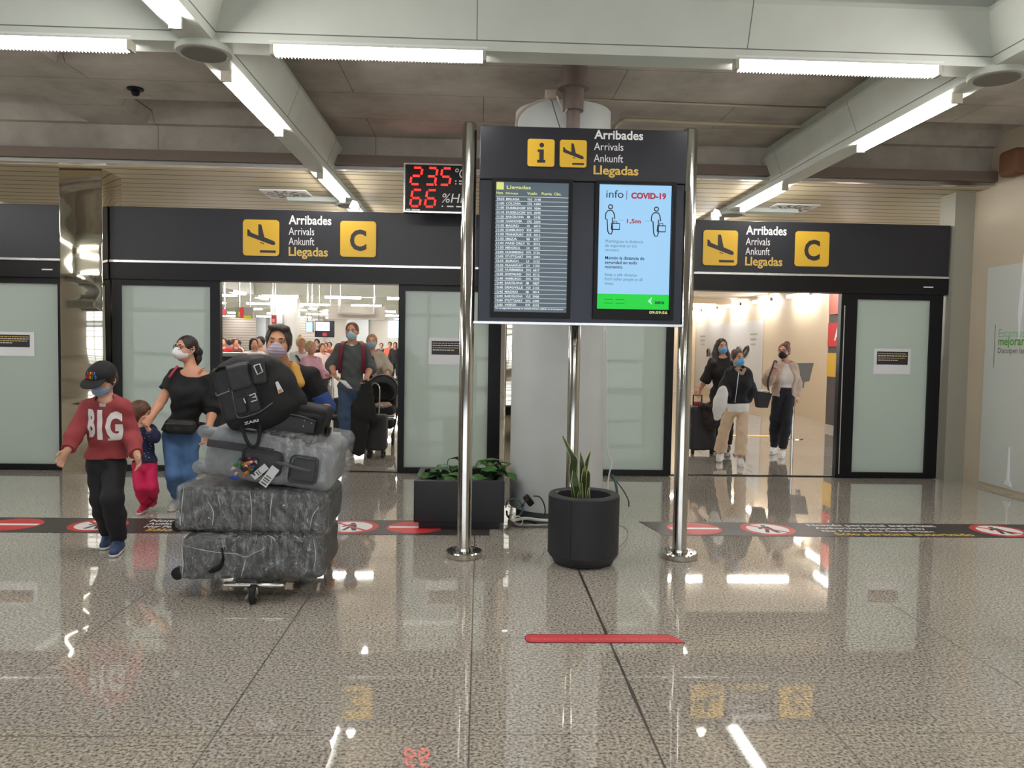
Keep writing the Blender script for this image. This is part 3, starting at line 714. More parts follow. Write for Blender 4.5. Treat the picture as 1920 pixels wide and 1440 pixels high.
def wall_poster():
    x = 5.897; y0, y1 = 8.98, 6.0; z0, z1 = .05, at(1845, 502, 8.97)[2]
    r = root('wall_poster', 'big white construction poster with green text on the beige right wall', 'poster', (x, 7.5, z0))
    MB().box((x - .012, y1, z0), (x, y0, z1)).build('sheet', mat('poster_white', (196, 200, 196), .35, bump=.15, bscale=3), r, 0)
    u, n = V(0, -1, 0), V(-1, 0, 0)
    GR, GD = mat('poster_pale_green', (132, 176, 140), .5), mat('poster_green', (84, 148, 60), .5)
    def zz(py): return at(1880, py, 8.6)[2]
    o = lambda py: V(x - .012, 8.74, zz(py))
    text(MB(), 'Estamos trabajando para', o(632), size=.135, u=u, w=n).build('text_line', GR, r, 0)
    text(MB(), 'mejorar el aeropuerto', o(647), size=.135, bold=.02, u=u, w=n).build('text_line', GD, r, 0)
    text(MB(), 'Disculpen las molestias', o(662), size=.085, bold=.01, u=u, w=n).build('text_line', mat('poster_grey', (90, 96, 94), .5), r, 0)
    MB().box((x - .0135, 8.80, zz(690)), (x - .012, 8.808, zz(608))).build('rule', mat('poster_grey', (90, 96, 94), .5), r, 0)
    mb = MB()
    mb.prism([(0, 0), (.03, .32), (.045, .62), (.06, .3), (.05, -.02), (.03, -.3)], (x - .012, 8.42, zz(585)), u, (0, 0, 1), n, .012)
    mb.prism([(0, 0), (.12, -.02), (.075, .06), (.06, .42), (.045, .06)], (x - .012, 8.52, .10), u, (0, 0, 1), n, .014)
    mb.build('torn_fold', PAPER, r, 20)
wall_poster()

RED = mat('sticker_red', (206, 52, 56), .45); BANNER = mat('banner_charcoal', (58, 52, 50), .45)
def no_entry(r, x, y, z, k=.235):
    d = MB().prism(ring(k, 40, 0, 0, 1.0, .92), (x, y, z), (1, 0, 0), (0, 1, 0), (0, 0, 1), .001).build('no_entry_symbol', RED, r, 0)
    MB().box((x - k * .9, y - .028, z + .001), (x + k * .9, y + .028, z + .002)).build('white_bar', WHITE, d, 0)
def no_walk(r, x, y, z, k=.23, flip=1):
    U, V2, W2 = (1, 0, 0), (0, 1, 0), (0, 0, 1)
    d = MB().prism(ring(k, 40), (x, y, z), U, V2, W2, .001).build('no_walking_symbol', RED, r, 0)
    MB().prism(ring(k * .78, 40), (x, y, z + .001), U, V2, W2, .0006).build('white_disc', WHITE, d, 0)
    mb = MB(); s = k
    o = (x, y, z + .0016)
    mb.prism(ring(.1 * s, 12, 0, .5 * s), o, U, V2, W2, .0005)
    for p in ([(-.12, .36), (.14, .36), (.2, .0), (.12, -.02), (.1, .1), (.28, -.6), (.12, -.6), (.0, -.12), (-.14, -.6), (-.28, -.58), (-.1, .05), (-.1, .1), (-.3, -.05), (-.36, .04)],):
        mb.prism([(a * s * flip, b * s) for a, b in p], o, U, V2, W2, .0005)
    mb.build('walking_figure', INK, d, 0)
    c = .07 * s; a = PI * .75 * 1
    mb = MB(); p = V(math.cos(a), math.sin(a)); n = V(-p[1], p[0])
    mb.prism([tuple(p * .8 * s + n * c), tuple(-p * .8 * s + n * c), tuple(-p * .8 * s - n * c), tuple(p * .8 * s - n * c)], (x, y, z + .0022), U, V2, W2, .0005)
    mb.build('red_slash', RED, d, 0)
def banner(x0, x1, y0, y1, skew, items, label, tx):
    r = root('floor_banner', label, 'floor sticker', ((x0 + x1) / 2, (y0 + y1) / 2, .001), 'black keep-out bands on the floor')
    MB().prism([(x0 + skew, y0), (x1, y0), (x1, y1), (x0, y1)], (0, 0, .001), (1, 0, 0), (0, 1, 0), (0, 0, 1), .0015).build('band', BANNER, r, 0)
    ym = (y0 + y1) / 2
    for k, x in items: (no_entry if k == 'e' else no_walk)(r, x, ym, .0026)
    for t in tx:
        lines = ['Nom\u00e9s personal autoritzat', 'Authorized personnel only', 'Nur Personal mit Genehmigung']
        for k, l in enumerate(lines):
            mb = MB(); text(mb, l, V(t + .02 * k, y1 - .13 - .105 * k, .0026), size=.115 if k == 0 else .095, bold=.02, u=(1, 0, 0), v=(0, 1, 0), w=(0, 0, 1), d=.001, width=1.15 if k == 0 else .98)
            mb.build('lettering', WHITE, r, 0)
        mb = MB(); text(mb, 'S\u00f3lo personal autorizado', V(t + .1, y1 - .46, .0026), size=.12, bold=.025, u=(1, 0, 0), v=(0, 1, 0), w=(0, 0, 1), d=.001, width=1.2)
        mb.build('lettering', GOLD, r, 0)
gx = lambda px, py: gnd(px, py)[0]
banner(-6.4, .1, 6.36, 6.89, 0, [('e', gx(20, 985)), ('w', gx(180, 987)), ('w', gx(660, 986)), ('e', gx(778, 987))], 'black floor band with red symbols passing under the trolley and the boy', [gx(268, 985)])
banner(1.44, 5.85, 6.40, 6.90, .10, [('e', gx(1300, 990)), ('w', gx(1437, 991)), ('w', gx(1872, 995))], 'black floor band with red symbols on the floor at right', [gx(1522, 990)])
def sticker():
    p, q = gnd(985, 1206), gnd(1273, 1190); x0, x1, y0, y1 = p[0], q[0], p[1], q[1]
    r = root('floor_sticker', 'long red distance sticker on the granite floor in front', 'floor sticker', ((x0 + x1) / 2, (y0 + y1) / 2, .001))
    h = y1 - y0; out = [(x0 + .03, y0), (x1 - .0, y0), (x1 + .004, y0 + .01), (x1 - .02, y0 + h * .55), (x1 - .05, y1 - .01), (x1 - .08, y1), (x0 + .03, y1), (x0 + .006, y1 - .02), (x0, y0 + h * .5), (x0 + .006, y0 + .02)]
    MB().prism(out, (0, 0, .001), (1, 0, 0), (0, 1, 0), (0, 0, 1), .001).build('rim', mat('sticker_dark_red', (110, 30, 36), .5), r, 0)
    cx, cy = (x0 + x1) / 2, (y0 + y1) / 2
    MB().prism([(cx + (a - cx) * .99, cy + (b - cy) * .86) for a, b in out], (0, 0, .002), (1, 0, 0), (0, 1, 0), (0, 0, 1), .0008).build('red_face', mat('sticker_face_red', (214, 66, 74), .45), r, 0)
    mb = MB()
    for k, t in enumerate(('Mantingueu la dist\u00e0ncia', 'Mantenga la distancia', 'Keep your distance')):
        text(mb, t, V(x0 + .035 + .255 * k, y0 + h * .36, .0028), width=.225, height=.03, bold=.01, u=(1, 0, 0), v=(0, 1, 0), w=(0, 0, 1), d=.0005)
    mb.build('lettering', mat('sticker_pink', (238, 130, 132), .5), r, 0)
sticker()

# ---------------------------------------------------------------- planters
POT = mat('anthracite_planter', (38, 40, 45), .55, bump=.08, bscale=220, noise=.05, nscale=6)
SOIL = mat('dark_soil', (24, 22, 20), .95, bump=.5, bscale=60)
def ribbon_leaf(mb, pts, widths, side, fold=.15, th=.002):
    """a thin leaf that follows pts; widths across side"""
    pts = smoothpts(pts, 5); n = len(pts); v = []; wv = np.interp(np.linspace(0, 1, n), np.linspace(0, 1, len(widths)), widths)
    for i, p in enumerate(pts):
        t = pts[min(i + 1, n - 1)] - pts[max(i - 1, 0)]; t /= np.linalg.norm(t) + 1e-9
        s = np.asarray(side, float); s = s - t * s.dot(t); s /= np.linalg.norm(s) + 1e-9; nn = np.cross(s, t); w = wv[i] / 2
        v += [p - s * w + nn * w * fold, p - nn * th, p + s * w + nn * w * fold, p + nn * th]
    f = []
    for i in range(n - 1):
        for k in range(4): f.append((4 * i + k, 4 * i + (k + 1) % 4, 4 * i + 4 + (k + 1) % 4, 4 * i + 4 + k))
    f += [(0, 1, 2, 3), (4 * n - 4, 4 * n - 3, 4 * n - 2, 4 * n - 1)]
    return mb.add(v, f)
LEAF = mat('dark_green_leaf', (52, 92, 44), .35, noise=.3, nscale=30)
SNAKE = mat('snake_plant_green', (52, 74, 42), .4, noise=.35, nscale=45, stretch=(.4, .4, 2))
EDGE = mat('pale_leaf_edge', (186, 184, 104), .45)
def round_pot():
    c = V(gnd(1091, 1050)[0], 5.60, 0); R = .255; H = .50
    r = root('potted_plant', 'round charcoal pot with a sparse snake plant in front of the display', 'potted plant', c)
    MB().lathe(c, [(.19, 0), (.215, .012), (.225, .035), (R - .012, .055), (R, .075), (R, H - .012), (R - .01, H), (.20, H), (.192, H - .01), (.185, .34), (0.001, .34)], 64).build('pot', POT, r, 25)
    a = -2.05; mb = MB(); p = c + V((R + .0005) * math.cos(a), (R + .0005) * math.sin(a), 0)
    mb.tube([p + V(0, 0, .08), p + V(0, 0, H - .02)], .002, 5); mb.build('seam', BLACKPLASTIC, r, 0)
    MB().lathe(c, [(.186, .335), (.186, .36), (.1, .375), (.001, .38)], 40).build('soil', SOIL, r)
    def L(px): return at(px[0], px[1], c[1] + random.uniform(-.03, .04))
    specs = [([(1082, 965), (1078, 920), (1074, 885), (1076, 862), (1068, 845), (1055, 818)], [.032, .05, .056, .05, .03, .012]),
             ([(1086, 965), (1083, 930), (1078, 900), (1077, 870)], [.03, .045, .05, .01]),
             ([(1090, 965), (1093, 925), (1095, 890), (1096, 873)], [.028, .045, .038, .008]),
             ([(1089, 962), (1091, 910), (1091, 870), (1088, 848)], [.022, .034, .034, .006]),
             ([(1092, 962), (1096, 900), (1100, 868), (1107, 846)], [.02, .024, .026, .004]),
             ([(1096, 962), (1101, 920), (1102, 890), (1101, 882)], [.03, .032, .034, .014]),
             ([(1097, 965), (1102, 940), (1104, 914)], [.024, .03, .008]),
             ([(1085, 965), (1088, 930), (1090, 905)], [.03, .04, .01])]
    for pts, ws in specs:
        P = [L(q) for q in pts]; k = random.uniform(-.4, .4); sd = V(math.cos(k), math.sin(k), 0)
        lf = ribbon_leaf(MB(), P, ws, sd).build('leaf', SNAKE, r, 60)
        for sg in (-1, 1):
            Q = smoothpts(P, 5); e = []
            wv = np.interp(np.linspace(0, 1, len(Q)), np.linspace(0, 1, len(ws)), ws)
            for i, p in enumerate(Q): e.append(p + sd * sg * wv[i] * .5 + V(0, -.006, 0))
            MB().tube(e, .0022, 5).build('leaf_edge', EDGE, lf, 60)
round_pot()
def box_planter():
    x0, x1 = gnd(775, 993)[0], gnd(945, 995)[0]; y0, y1 = 6.55, 7.25; H = at(770, 901, 6.55)[2]; xm, ym = (x0 + x1) / 2, (y0 + y1) / 2
    r = root('planter_box', 'square charcoal planter with leafy green plants beside the white column', 'planter', (xm, ym, 0))
    mb = MB(); t = .055
    mb.rbox((xm, ym, .03), (x1 - x0 - .08, y1 - y0 - .08, .06), .006)
    mb.rbox((xm, y0 + t / 2, H / 2 + .03), (x1 - x0, t, H - .06), .008); mb.rbox((xm, y1 - t / 2, H / 2 + .03), (x1 - x0, t, H - .06), .008)
    mb.rbox((x0 + t / 2, ym, H / 2 + .03), (t, y1 - y0 - .02, H - .062), .008); mb.rbox((x1 - t / 2, ym, H / 2 + .03), (t, y1 - y0 - .02, H - .062), .008)
    mb.build('planter_case', POT, r, 30)
    MB().box((x0 + .04, y0 + .04, H - .09), (x1 - .04, y1 - .04, H - .06)).build('soil', SOIL, r, 0)
    spec = [((800, 893), 0), ((815, 884), 0), ((828, 892), 0), ((838, 898), 0), ((845, 905), -.05), ((850, 890), 0), ((862, 893), 0), ((905, 890), 0), ((915, 893), .02), ((925, 883), .1), ((922, 872), .2), ((930, 890), .05), ((910, 868), .3), ((925, 862), .35), ((852, 860), .35), ((830, 872), .4), ((848, 874), .4), ((868, 878), .4), ((890, 878), .4), ((942, 868), .2), ((951, 891), .12), ((935, 876), .3), ((808, 896), -.01), ((872, 898), -.03), ((818, 890), -.06), ((835, 900), -.1), ((812, 882), .1), ((856, 886), .15), ((900, 896), -.08), ((918, 880), .0), ((933, 884), .02), ((920, 864), .15), ((826, 880), .12)]
    for (px, py), dy in spec:
        tip = at(px, py, y0 + .22 + dy); b = V(tip[0] + random.uniform(-.08, .08), np.clip(tip[1] + random.uniform(0, .12), y0 + .1, y1 - .1), H - .07)
        b[0] = np.clip(b[0], x0 + .08, x1 - .08)
        d = tip - b; h = d / (np.linalg.norm(d) + 1e-6)
        a = random.uniform(0, 2 * PI); out = V(math.cos(a), math.sin(a) * .6 - .3, -.15); out /= np.linalg.norm(out)
        L_ = random.uniform(.13, .19)
        q = [tip - out * L_ * .5 - V(0, 0, .02), tip, tip + out * L_ * .35, tip + out * L_ * .6 - V(0, 0, .035)]
        sd = np.cross(out, V(0, 0, 1)) + V(0, 0, random.uniform(-.5, .5))
        lf = ribbon_leaf(MB(), q, [.012, .09, .085, .004], sd, .25, .0015).build('leaf', LEAF, r, 60)
        MB().tube(smoothpts([b, (b + q[0]) / 2 + V(0, 0, .03), q[0]], 5), .004, 5).build('stem', LEAF, lf, 60)
box_planter()

# ---------------------------------------------------------------- cables round the foot of the column
G_, DG, LG = mat('grey_cable', (150, 152, 150), .5), mat('black_cable', (34, 36, 38), .5), mat('white_cable', (214, 214, 208), .5)
def gp(px, py, z): return gnd(px, py, z)
CG = 'cables at the foot of the white column'
cable('cable', [gp(955, 968, .02), gp(962, 975, .1), gp(985, 972, .06), gp(1012, 975, .06), gp(1030, 976, .05)], .013, LG, 'thick white cable lying low across the column foot', group=CG)
cable('cable', [gp(958, 978, .02), gp(975, 984, .02), gp(1000, 985, .02), gp(1030, 984, .02)], .012, G_, 'grey cable on the floor below the thick white one', group=CG)
cable('cable', [at(948, 952, 6.6), at(952, 940, 6.6), at(964, 935, 6.6), at(975, 941, 6.6), at(980, 955, 6.6), at(972, 968, 6.6), at(960, 975, 6.6)], .006, mat('teal_cable', (60, 96, 100), .5), 'thin teal cable looped up at the left foot of the column', group=CG)
cable('cable', [at(1000, 930, 6.6), at(1012, 932, 6.6), at(1020, 945, 6.6), at(1022, 962, 6.6), at(1015, 971, 6.6)], .006, DG, 'black cable arching from the power adapter to the floor', group=CG)
cable('cable', [at(979, 950, 6.58), at(985, 940, 6.58), at(992, 933, 6.6)], .005, DG, 'short black lead below the power adapter', group=CG)
cable('cable', [gp(962, 972, .08), gp(965, 981, .03), gp(975, 985, .02), gp(980, 976, .06), gp(972, 968, .12), gp(963, 970, .12)], .005, LG, 'white cable coiled in small loop beside the planter', group=CG)
cable('cable', [gp(950, 958, .1), gp(952, 968, .06), gp(965, 976, .015), gp(990, 978, .02), gp(1015, 984, .012)], .008, DG, 'black cable along the floor between planter and round pot', group=CG)
ad = root('power_adapter', 'black power adapter propped against the column among loose cables', 'adapter', at(990, 938, 6.62))
Rz = np.array(Matrix.Rotation(.9, 3, 'Y'))
MB().rbox(at(991, 938, 6.62), (.10, .06, .055), .012, Rz).build('body', BLACKPLASTIC, ad); MB().cyl(at(982, 946, 6.62), at(977, 951, 6.62), .012, .006, 10).build('strain_relief', BLACKPLASTIC, ad)
cable('cable', [at(1137, 800, 6.95), at(1140, 850, 6.95), at(1147, 868, 6.95), at(1142, 890, 6.95), at(1139, 920, 6.95), at(1141, 950, 6.95), at(1150, 962, 6.95)], .007, LG, 'white cable hanging down the right side of the column', group=CG)
cable('cable', [at(1148, 890, 6.95), at(1154, 905, 6.95), at(1157, 925, 6.95), at(1153, 945, 6.95), at(1146, 960, 6.95)], .012, mat('teal_cable', (60, 96, 100), .5), 'thick dark teal cable to the right of the column foot', group=CG)
cable('cable', [at(1146, 895, 6.95), at(1158, 905, 6.95), at(1170, 922, 6.95), at(1178, 938, 6.95), at(1179, 950, 6.95)], .005, DG, 'thin black cable bowing out right of the column', group=CG)
cable('cable', [gp(1152, 985, .005), gp(1168, 987, .005), gp(1178, 997, .005), gp(1174, 1010, .005), gp(1162, 1024, .005)], .0035, G_, 'thin grey wire curling on the floor right of the round pot', group=CG)
cable('cable', [at(1136, 620, 6.93), at(1137, 700, 6.93), at(1137, 800, 6.93)], .007, LG, 'white cable clipped upright along the right edge of the column', group=CG)

# ---------------------------------------------------------------- baggage hall behind the doors
HWALL = mat('hall_wall', (176, 172, 164), .7)
WARM = mat('warm_beige_hall_wall', (214, 196, 170), .55)
quad_sheet('wall_back', ((-20, 51, 0), (16, 51.2, 3.7)), HWALL)
quad_sheet('wall_hall_left', ((-20.2, 9.6, 0), (-20, 51, 3.7)), HWALL)
quad_sheet('wall_hall_right', ((7.6, 15.35, 0), (7.8, 27.6, 3.0)), WARM)
quad_sheet('wall_hall_end', ((3.0, 27.6, 0), (7.8, 27.8, 3.7)), WARM)
quad_sheet('wall_hall_divider', ((2.8, 16, 0), (3.0, 51, 3.7)), HWALL)
quad_sheet('ceiling_corridor', ((3.0, 13.6, 3.0), (12, 27.6, 3.1)), mat('hall_ceiling', (216, 204, 184), .8))
quad_sheet('ceiling_bulkhead', ((3.0, 22.5, 2.85), (7.2, 23.2, 3.0)), WARM)
quad_sheet('wall_hall_nib', ((6.88, 12.6, .1), (7.6, 15.35, 3.0)), mat('dark_grey_nib', (74, 70, 72), .5))
quad_sheet('baseboard_right', ((6.87, 12.6, 0), (7.6, 15.36, .1)), mat('pale_baseboard', (190, 180, 170), .5))
def nib_poster(z0, z1, rgb, label):
    r = root('hall_poster', label, 'poster', (6.87, 15.1, z0))
    MB().box((6.864, 14.2, z0), (6.876, 15.34, z1)).build('sheet', mat('p%d' % int(z0 * 100), rgb, .5), r, 0)
    return r
zz = lambda py: at(1567, py, 15.3)[2]
nib_poster(zz(590), zz(548), (196, 112, 100), 'dull red panel at the top of the dark nib beside the right door')
np_ = nib_poster(zz(650), zz(606), (196, 42, 52), 'bright red panel with white mark on the dark nib beside the right door')
mb = MB(); text(mb, 'A', V(6.861, 15.05, zz(638)), width=.28, height=.26, bold=.03, u=(0, -1, 0), w=(-1, 0, 0)); mb.build('mark', WHITE, np_, 0)
np_ = nib_poster(zz(706), zz(662), (220, 176, 58), 'yellow panel low on the dark nib beside the right door')
mb = MB(); mb.ball((6.861, 14.85, zz(682)), (.003, .08, .06), 10); mb.build('mark', INK, np_, 0)
HP = root('hall_poster', 'long white poster on the warm beige wall behind the walking women', 'poster', (7.59, 24, .12))
MB().box((7.575, 20.9, .25), (7.595, 27.4, 2.36)).build('sheet', mat('poster_cool_white', (206, 206, 208), .5), HP, 0)
mb = MB()
for yc in (21.6, 26.6):
    for k in range(3):
        mb.box((7.57, yc - .3 + .05 * k, 1.95 - .14 * k), (7.58, yc + .3 - .04 * k, 2.0 - .14 * k))
mb.build('text_lines', mat('poster_grey_green', (150, 164, 150), .5), HP, 0)
EAR = mat('dark_outline', (52, 46, 46), .5)
def ear(px0, px1, Yc):
    return smoothpts([at(*px0, Yc), at((px0[0] + px1[0]) / 2 - 3, (px0[1] + px1[1]) / 2 - 4, Yc), at(*px1, Yc), at((px0[0] + px1[0]) / 2 + 4, (px0[1] + px1[1]) / 2 + 3, Yc), at(px0[0] + 2, px0[1] + 4, Yc)], 6)
def wallray(px, py):
    d = cR * (px - 960) / FPX + cU * (720 - py) / FPX + cF; return V(0, 0, CAMH) + d * (7.545 / d[0])
for pts in ([(1391, 668), (1393, 660), (1398, 652), (1402, 649), (1402, 656), (1398, 664), (1394, 670)], [(1381, 655), (1384, 651), (1388, 655), (1391, 662)], [(1326, 668), (1326, 658), (1328, 654), (1330, 658), (1330, 668)]):
    MB().tube(smoothpts([wallray(*p) for p in pts], 4), .03, 6).build('outline_drawing', EAR, HP, 60)
for k, y in enumerate((18.2, 20.6, 23.0, 25.2, 27.0)):
    lamp((7.42, y, 2.86), 1.3, 'y', 'strip light washing down the warm beige hall wall behind the right door', 'strip lights along the beige hall wall', HGLOW, hang=3.0)
lamp((6.2, 22.85, 2.82), 1.3, 'x', 'strip light crosswise under the bulkhead behind the right door', None, HGLOW, hang=3.0)
lamp((4.6, 22.85, 2.82), 1.3, 'x', 'strip light crosswise under the bulkhead, hidden side', None, HGLOW, hang=3.0)
for y in (14.5, 16.2): lamp((7.25 if y > 15.5 else 6.7, y, 2.9), 1.3, 'y', 'strip light over the corridor just inside the right door', 'strip lights just inside the right door', HGLOW, hang=3.0)
HL = lamp((-7.7, 22.6, 3.10), 1.3, 'y', 'strip light in the receding diagonal row seen through the left doorway', 'diagonal row of hall lights', HGLOW, w=.2)
for k in range(1, 10):
    c = copy_tree(HL); c.location = (-7.7, 22.6 + 2.74 * k, 3.10)
HX = None
for j in range(5):
    Y = 27 + 5.48 * j
    for k in range(-6, 6):
        X = -6.74 + 2.1 * k
        if X < -19 or X > 2 or not (400 < 900 + X / Y * FPX < 780): continue
        if HX is None: HX = lamp((X, Y, 3.10), 1.22, 'x', 'crosswise strip light under the far hall ceiling', 'crosswise hall lights', HGLOW, w=.2); continue
        c = copy_tree(HX); c.location = (X, Y, 3.10)
for x in (-1.0, -3.2, -5.2): lamp((x, 18.9, 3.3), 1.3, 'x', 'added strip light above the door head, out of sight, to brighten the hall floor', 'near hall lights above the door', HGLOW, hang=3.62)  # extra unseen lamps, added to lift the hall floor inside the doors
for x in (3.75, 5.45): lamp((x, 14.9, 2.92), 1.2, 'x', 'strip light of the corridor above the right door head, out of sight', 'near corridor lights above the door', HGLOW, hang=3.0)
for x in (-2.8, -5.2): lamp((x, 16.3, 3.3), 1.3, 'x', 'added strip light above the door head, out of sight, to brighten the hall floor', 'near hall lights above the door', HGLOW, hang=3.62)
for x in (-1.0, -3.2, -5.2, -8.5): lamp((x, 21.5, 3.3), 1.3, 'x', 'added strip light above the door head, out of sight, to brighten the hall floor', 'near hall lights above the door', HGLOW, hang=3.62)  # another unseen row added to make the hall brighter
quad_sheet('ceiling_hall_beam_0', ((-7.82, 21.5, 3.12), (-7.58, 51, 3.62)), BEAM)
for i, Y in enumerate((27.0, 32.48, 37.96, 43.44, 48.92)): quad_sheet('ceiling_hall_beam_%d' % (i + 1), ((-20, Y - .12, 3.12), (2.8, Y + .12, 3.62)), BEAM)
struct(MB().rbox(((at(508, 640, 27)[0] + at(552, 640, 27)[0]) / 2, 27.4, 1.55), (.82, .8, 3.1), .02).build('pillar_3', mat('pale_pillar', (196, 196, 192), .5), None, 30))
tb = MB().box(at(524, 634, 26.9) - V(.05, 0, 0), at(528, 590, 26.98) + V(.05, 0, 0)); tag(tb.build('wall_tube', ALU, None, 0), 'upright pale tube fixed on the pale hall pillar', 'tube')
struct(MB().box(at(728, 633, 50.9), at(748, 602, 51)).build('window_1', mat('window_daylight', (214, 238, 255), .4, emit=2.0), None, 0))
for a, b in ((470, 497), (650, 690)):
    struct(MB().box((at(a, 600, 50)[0], 50.2, 0), (at(b, 600, 50)[0], 51, 3.7)).build('wall_panel_%d' % (1 if a == 470 else 2), mat('grey_wall_panel', (150, 154, 156), .5), None, 0))
SHUT = slat_material('ribbed_shutter', (150, 142, 134), (96, 90, 86), 2, .16, .03, .4)
q = [at(418, 640, 49)[0], at(472, 640, 49)[0]]
tag(box('roller_shutter', (q[0] - 1, 49.9, 0), (q[1], 50.0, 3.1), SHUT), 'ribbed grey roller shutter at the back of the hall', 'shutter')
q = [at(553, 640, 49)[0], at(600, 640, 49)[0]]
tag(box('roller_shutter', (q[0], 49.9, 0), (q[1], 50.0, 3.1), SHUT), 'ribbed grey roller shutter right of the pale pillar', 'shutter')

def board(name, a, b, Y, m, label, cat='sign', extra=()):
    p, q = at(*a, Y), at(*b, Y)
    r = root(name, label, cat, ((p[0] + q[0]) / 2, Y, min(p[2], q[2])))
    MB().box(V(p[0], Y, p[2]), V(q[0], Y + .12, q[2])).build('board', m, r, 0)
    mb = MB()
    for f in (.2, .8): mb.cyl((p[0] + (q[0] - p[0]) * f, Y + .06, max(p[2], q[2])), (p[0] + (q[0] - p[0]) * f, Y + .06, 3.6), .02, n=6)
    mb.build('hanger', ALU, r)
    for n, (c, d, mm) in enumerate(extra):
        s, t = at(*c, Y), at(*d, Y)
        MB().box(V(s[0], Y - .015, s[2]), V(t[0], Y, t[2])).build('colour_field', mm, r, 0)
    return r
R2, Y2 = mat('sign_red', (214, 60, 64), .5), mat('sign_lemon', (206, 196, 48), .5)
board('hall_sign', (441, 596), (474, 576), 21, mat('sign_grey', (142, 140, 134), .5), 'hanging hall sign with red and yellow fields', extra=(((450, 596), (457, 577), R2), ((457, 598), (470, 592), Y2), ((447, 594), (450, 585), Y2)))
board('hall_sign', (412, 592), (422, 579), 23, mat('sign_deep_red', (160, 36, 44), .5), 'small deep red hanging sign at the door frame edge')
board('hall_sign', (509, 607), (517, 591), 25, mat('sign_deep_red', (160, 36, 44), .5), 'narrow red hanging sign left of the pale pillar', extra=(((511, 604), (515, 598), mat('sign_pink', (226, 130, 130), .5)),))
HPN = board('hanging_panel', (615, 598), (722, 575), 20.5, mat('hanging_grey', (176, 168, 158), .5), 'wide grey panel hanging over the hall behind the backpack man', 'panel')
mb = MB(); p, q = at(634, 588, 20.4), at(703, 576, 20.4)
frame_rect(mb, p[0], q[0], p[2], q[2] + .25, 20.35, 20.42, .05, .05, .03, .02); mb.build('tube_frame', ALU, HPN, 0)
sb = board('hall_screen', (573, 623), (587, 603), 24, mat('screen_navy_case', (24, 28, 50), .4), 'small upright pale blue screen hanging in the hall', 'screen', extra=(((574, 622), (586, 604), mat('hall_blue_glow', (150, 200, 255), .4, emit=1.1)),))
sb = board('hall_screen', (590, 632), (626, 602), 24.4, mat('screen_navy_case', (24, 28, 50), .4), 'wide bright white screen on a navy panel in the hall', 'screen', extra=(((592, 620), (618, 604), mat('hall_white_glow', (226, 230, 255), .4, emit=1.2)), ((605, 630), (613, 624), R2)))
def counter():
    p, q = at(408, 668, 12.4), at(461, 662, 12.4)
    r = root('service_desk', 'grey desk with dark ribbed front behind the left door frame', 'desk', ((p[0] + q[0]) / 2, 12.8, 0))
    MB().rbox(((p[0] + q[0]) / 2 - .2, 12.8, q[2] - .03), (q[0] - p[0] + .45, .8, .06), .01).build('desk_top', mat('desk_grey', (168, 170, 172), .4), r)
    MB().box((p[0] - .4, 12.5, .0), (q[0] - .03, 13.1, q[2] - .06)).build('desk_body', mat('desk_side', (130, 132, 134), .5), r, 0)
    mb = MB()
    for k in range(9): mb.box((p[0] - .3, 12.46, .12 + k * .14), (q[0] - .1, 12.5, .2 + k * .14))
    mb.build('slat', mat('desk_slats', (66, 64, 62), .5), r, 0)
counter()
def sign_stand():
    Y = 13.6; b = gnd(1488, 823); b = V(b[0], Y, 0)
    r = root('sign_stand', 'grey panel sign on a slim steel stand behind the tote bag woman', 'sign', b)
    MB().cyl(b + V(0, 0, .02), V(b[0], Y, at(1488, 690, Y)[2]), .028, n=16).build('pole', STEEL, r)
    MB().lathe(b, [(.19, 0), (.19, .012), (.03, .03)], 32).build('base', STEEL, r)
    z = lambda py: at(1500, py, Y)[2]; X = lambda px: at(px, 700, Y)[0]
    MB().prism([(X(1486), z(717)), (X(1497), z(717)), (X(1497), z(727)), (X(1504), z(727)), (X(1505), z(716)), (X(1514), z(714)), (X(1521), z(680)), (X(1485), z(681))], (0, Y - .06, 0), FX, FZ, FN, .03).build('panel', mat('stand_grey', (112, 106, 100), .5), r, 0)
    MB().box((X(1497), Y - .092, z(722)), (X(1500), Y - .09, z(719))).build('label_plate', WHITE, r, 0)
sign_stand()
tag(MB().box(gnd(1360, 818, .0), gnd(1450, 816, .006)).build('floor_tape', mat('yellow_tape', (226, 186, 90), .5), None, 0), 'yellow tape line on the hall floor behind the girl in cream trousers', 'tape')

# ---------------------------------------------------------------- soft bodies: distance fields meshed with surface nets
def nrm(a): a = np.asarray(a, float); return a / (np.linalg.norm(a) + 1e-12)
def lerp(a, b, t): return np.asarray(a, float) * (1 - t) + np.asarray(b, float) * t
def cap(a, b, ra, rb=None, k=.02, op='u', flat=False, sq=None):
    return dict(t='cap', a=np.asarray(a, float), b=np.asarray(b, float), ra=ra, rb=ra if rb is None else rb, k=k, op=op, flat=flat, sq=sq)
def ell(c, r, R=None, k=.02, op='u'): return dict(t='ell', c=np.asarray(c, float), r=np.asarray(r, float), R=R, k=k, op=op)
def rbx(c, half, R=None, rad=.02, k=.01, op='u'): return dict(t='box', c=np.asarray(c, float), r=np.asarray(half, float), R=R, rad=rad, k=k, op=op)
def plane(p, n): return dict(t='pl', p=np.asarray(p, float), n=nrm(n))
def pbb(q):
    if q['t'] == 'cap':
        m = max(q['ra'], q['rb']) * (q['sq'][1] if q['sq'] and q['sq'][1] > 1 else 1)
        return np.minimum(q['a'], q['b']) - m, np.maximum(q['a'], q['b']) + m
    m = np.linalg.norm(q['r']) if q['R'] is not None else q['r']
    return q['c'] - m, q['c'] + m
def chains(pts, radii, k=.02, **kw): return [cap(pts[i], pts[i + 1], radii[i], radii[i + 1], k, **kw) for i in range(len(pts) - 1)]
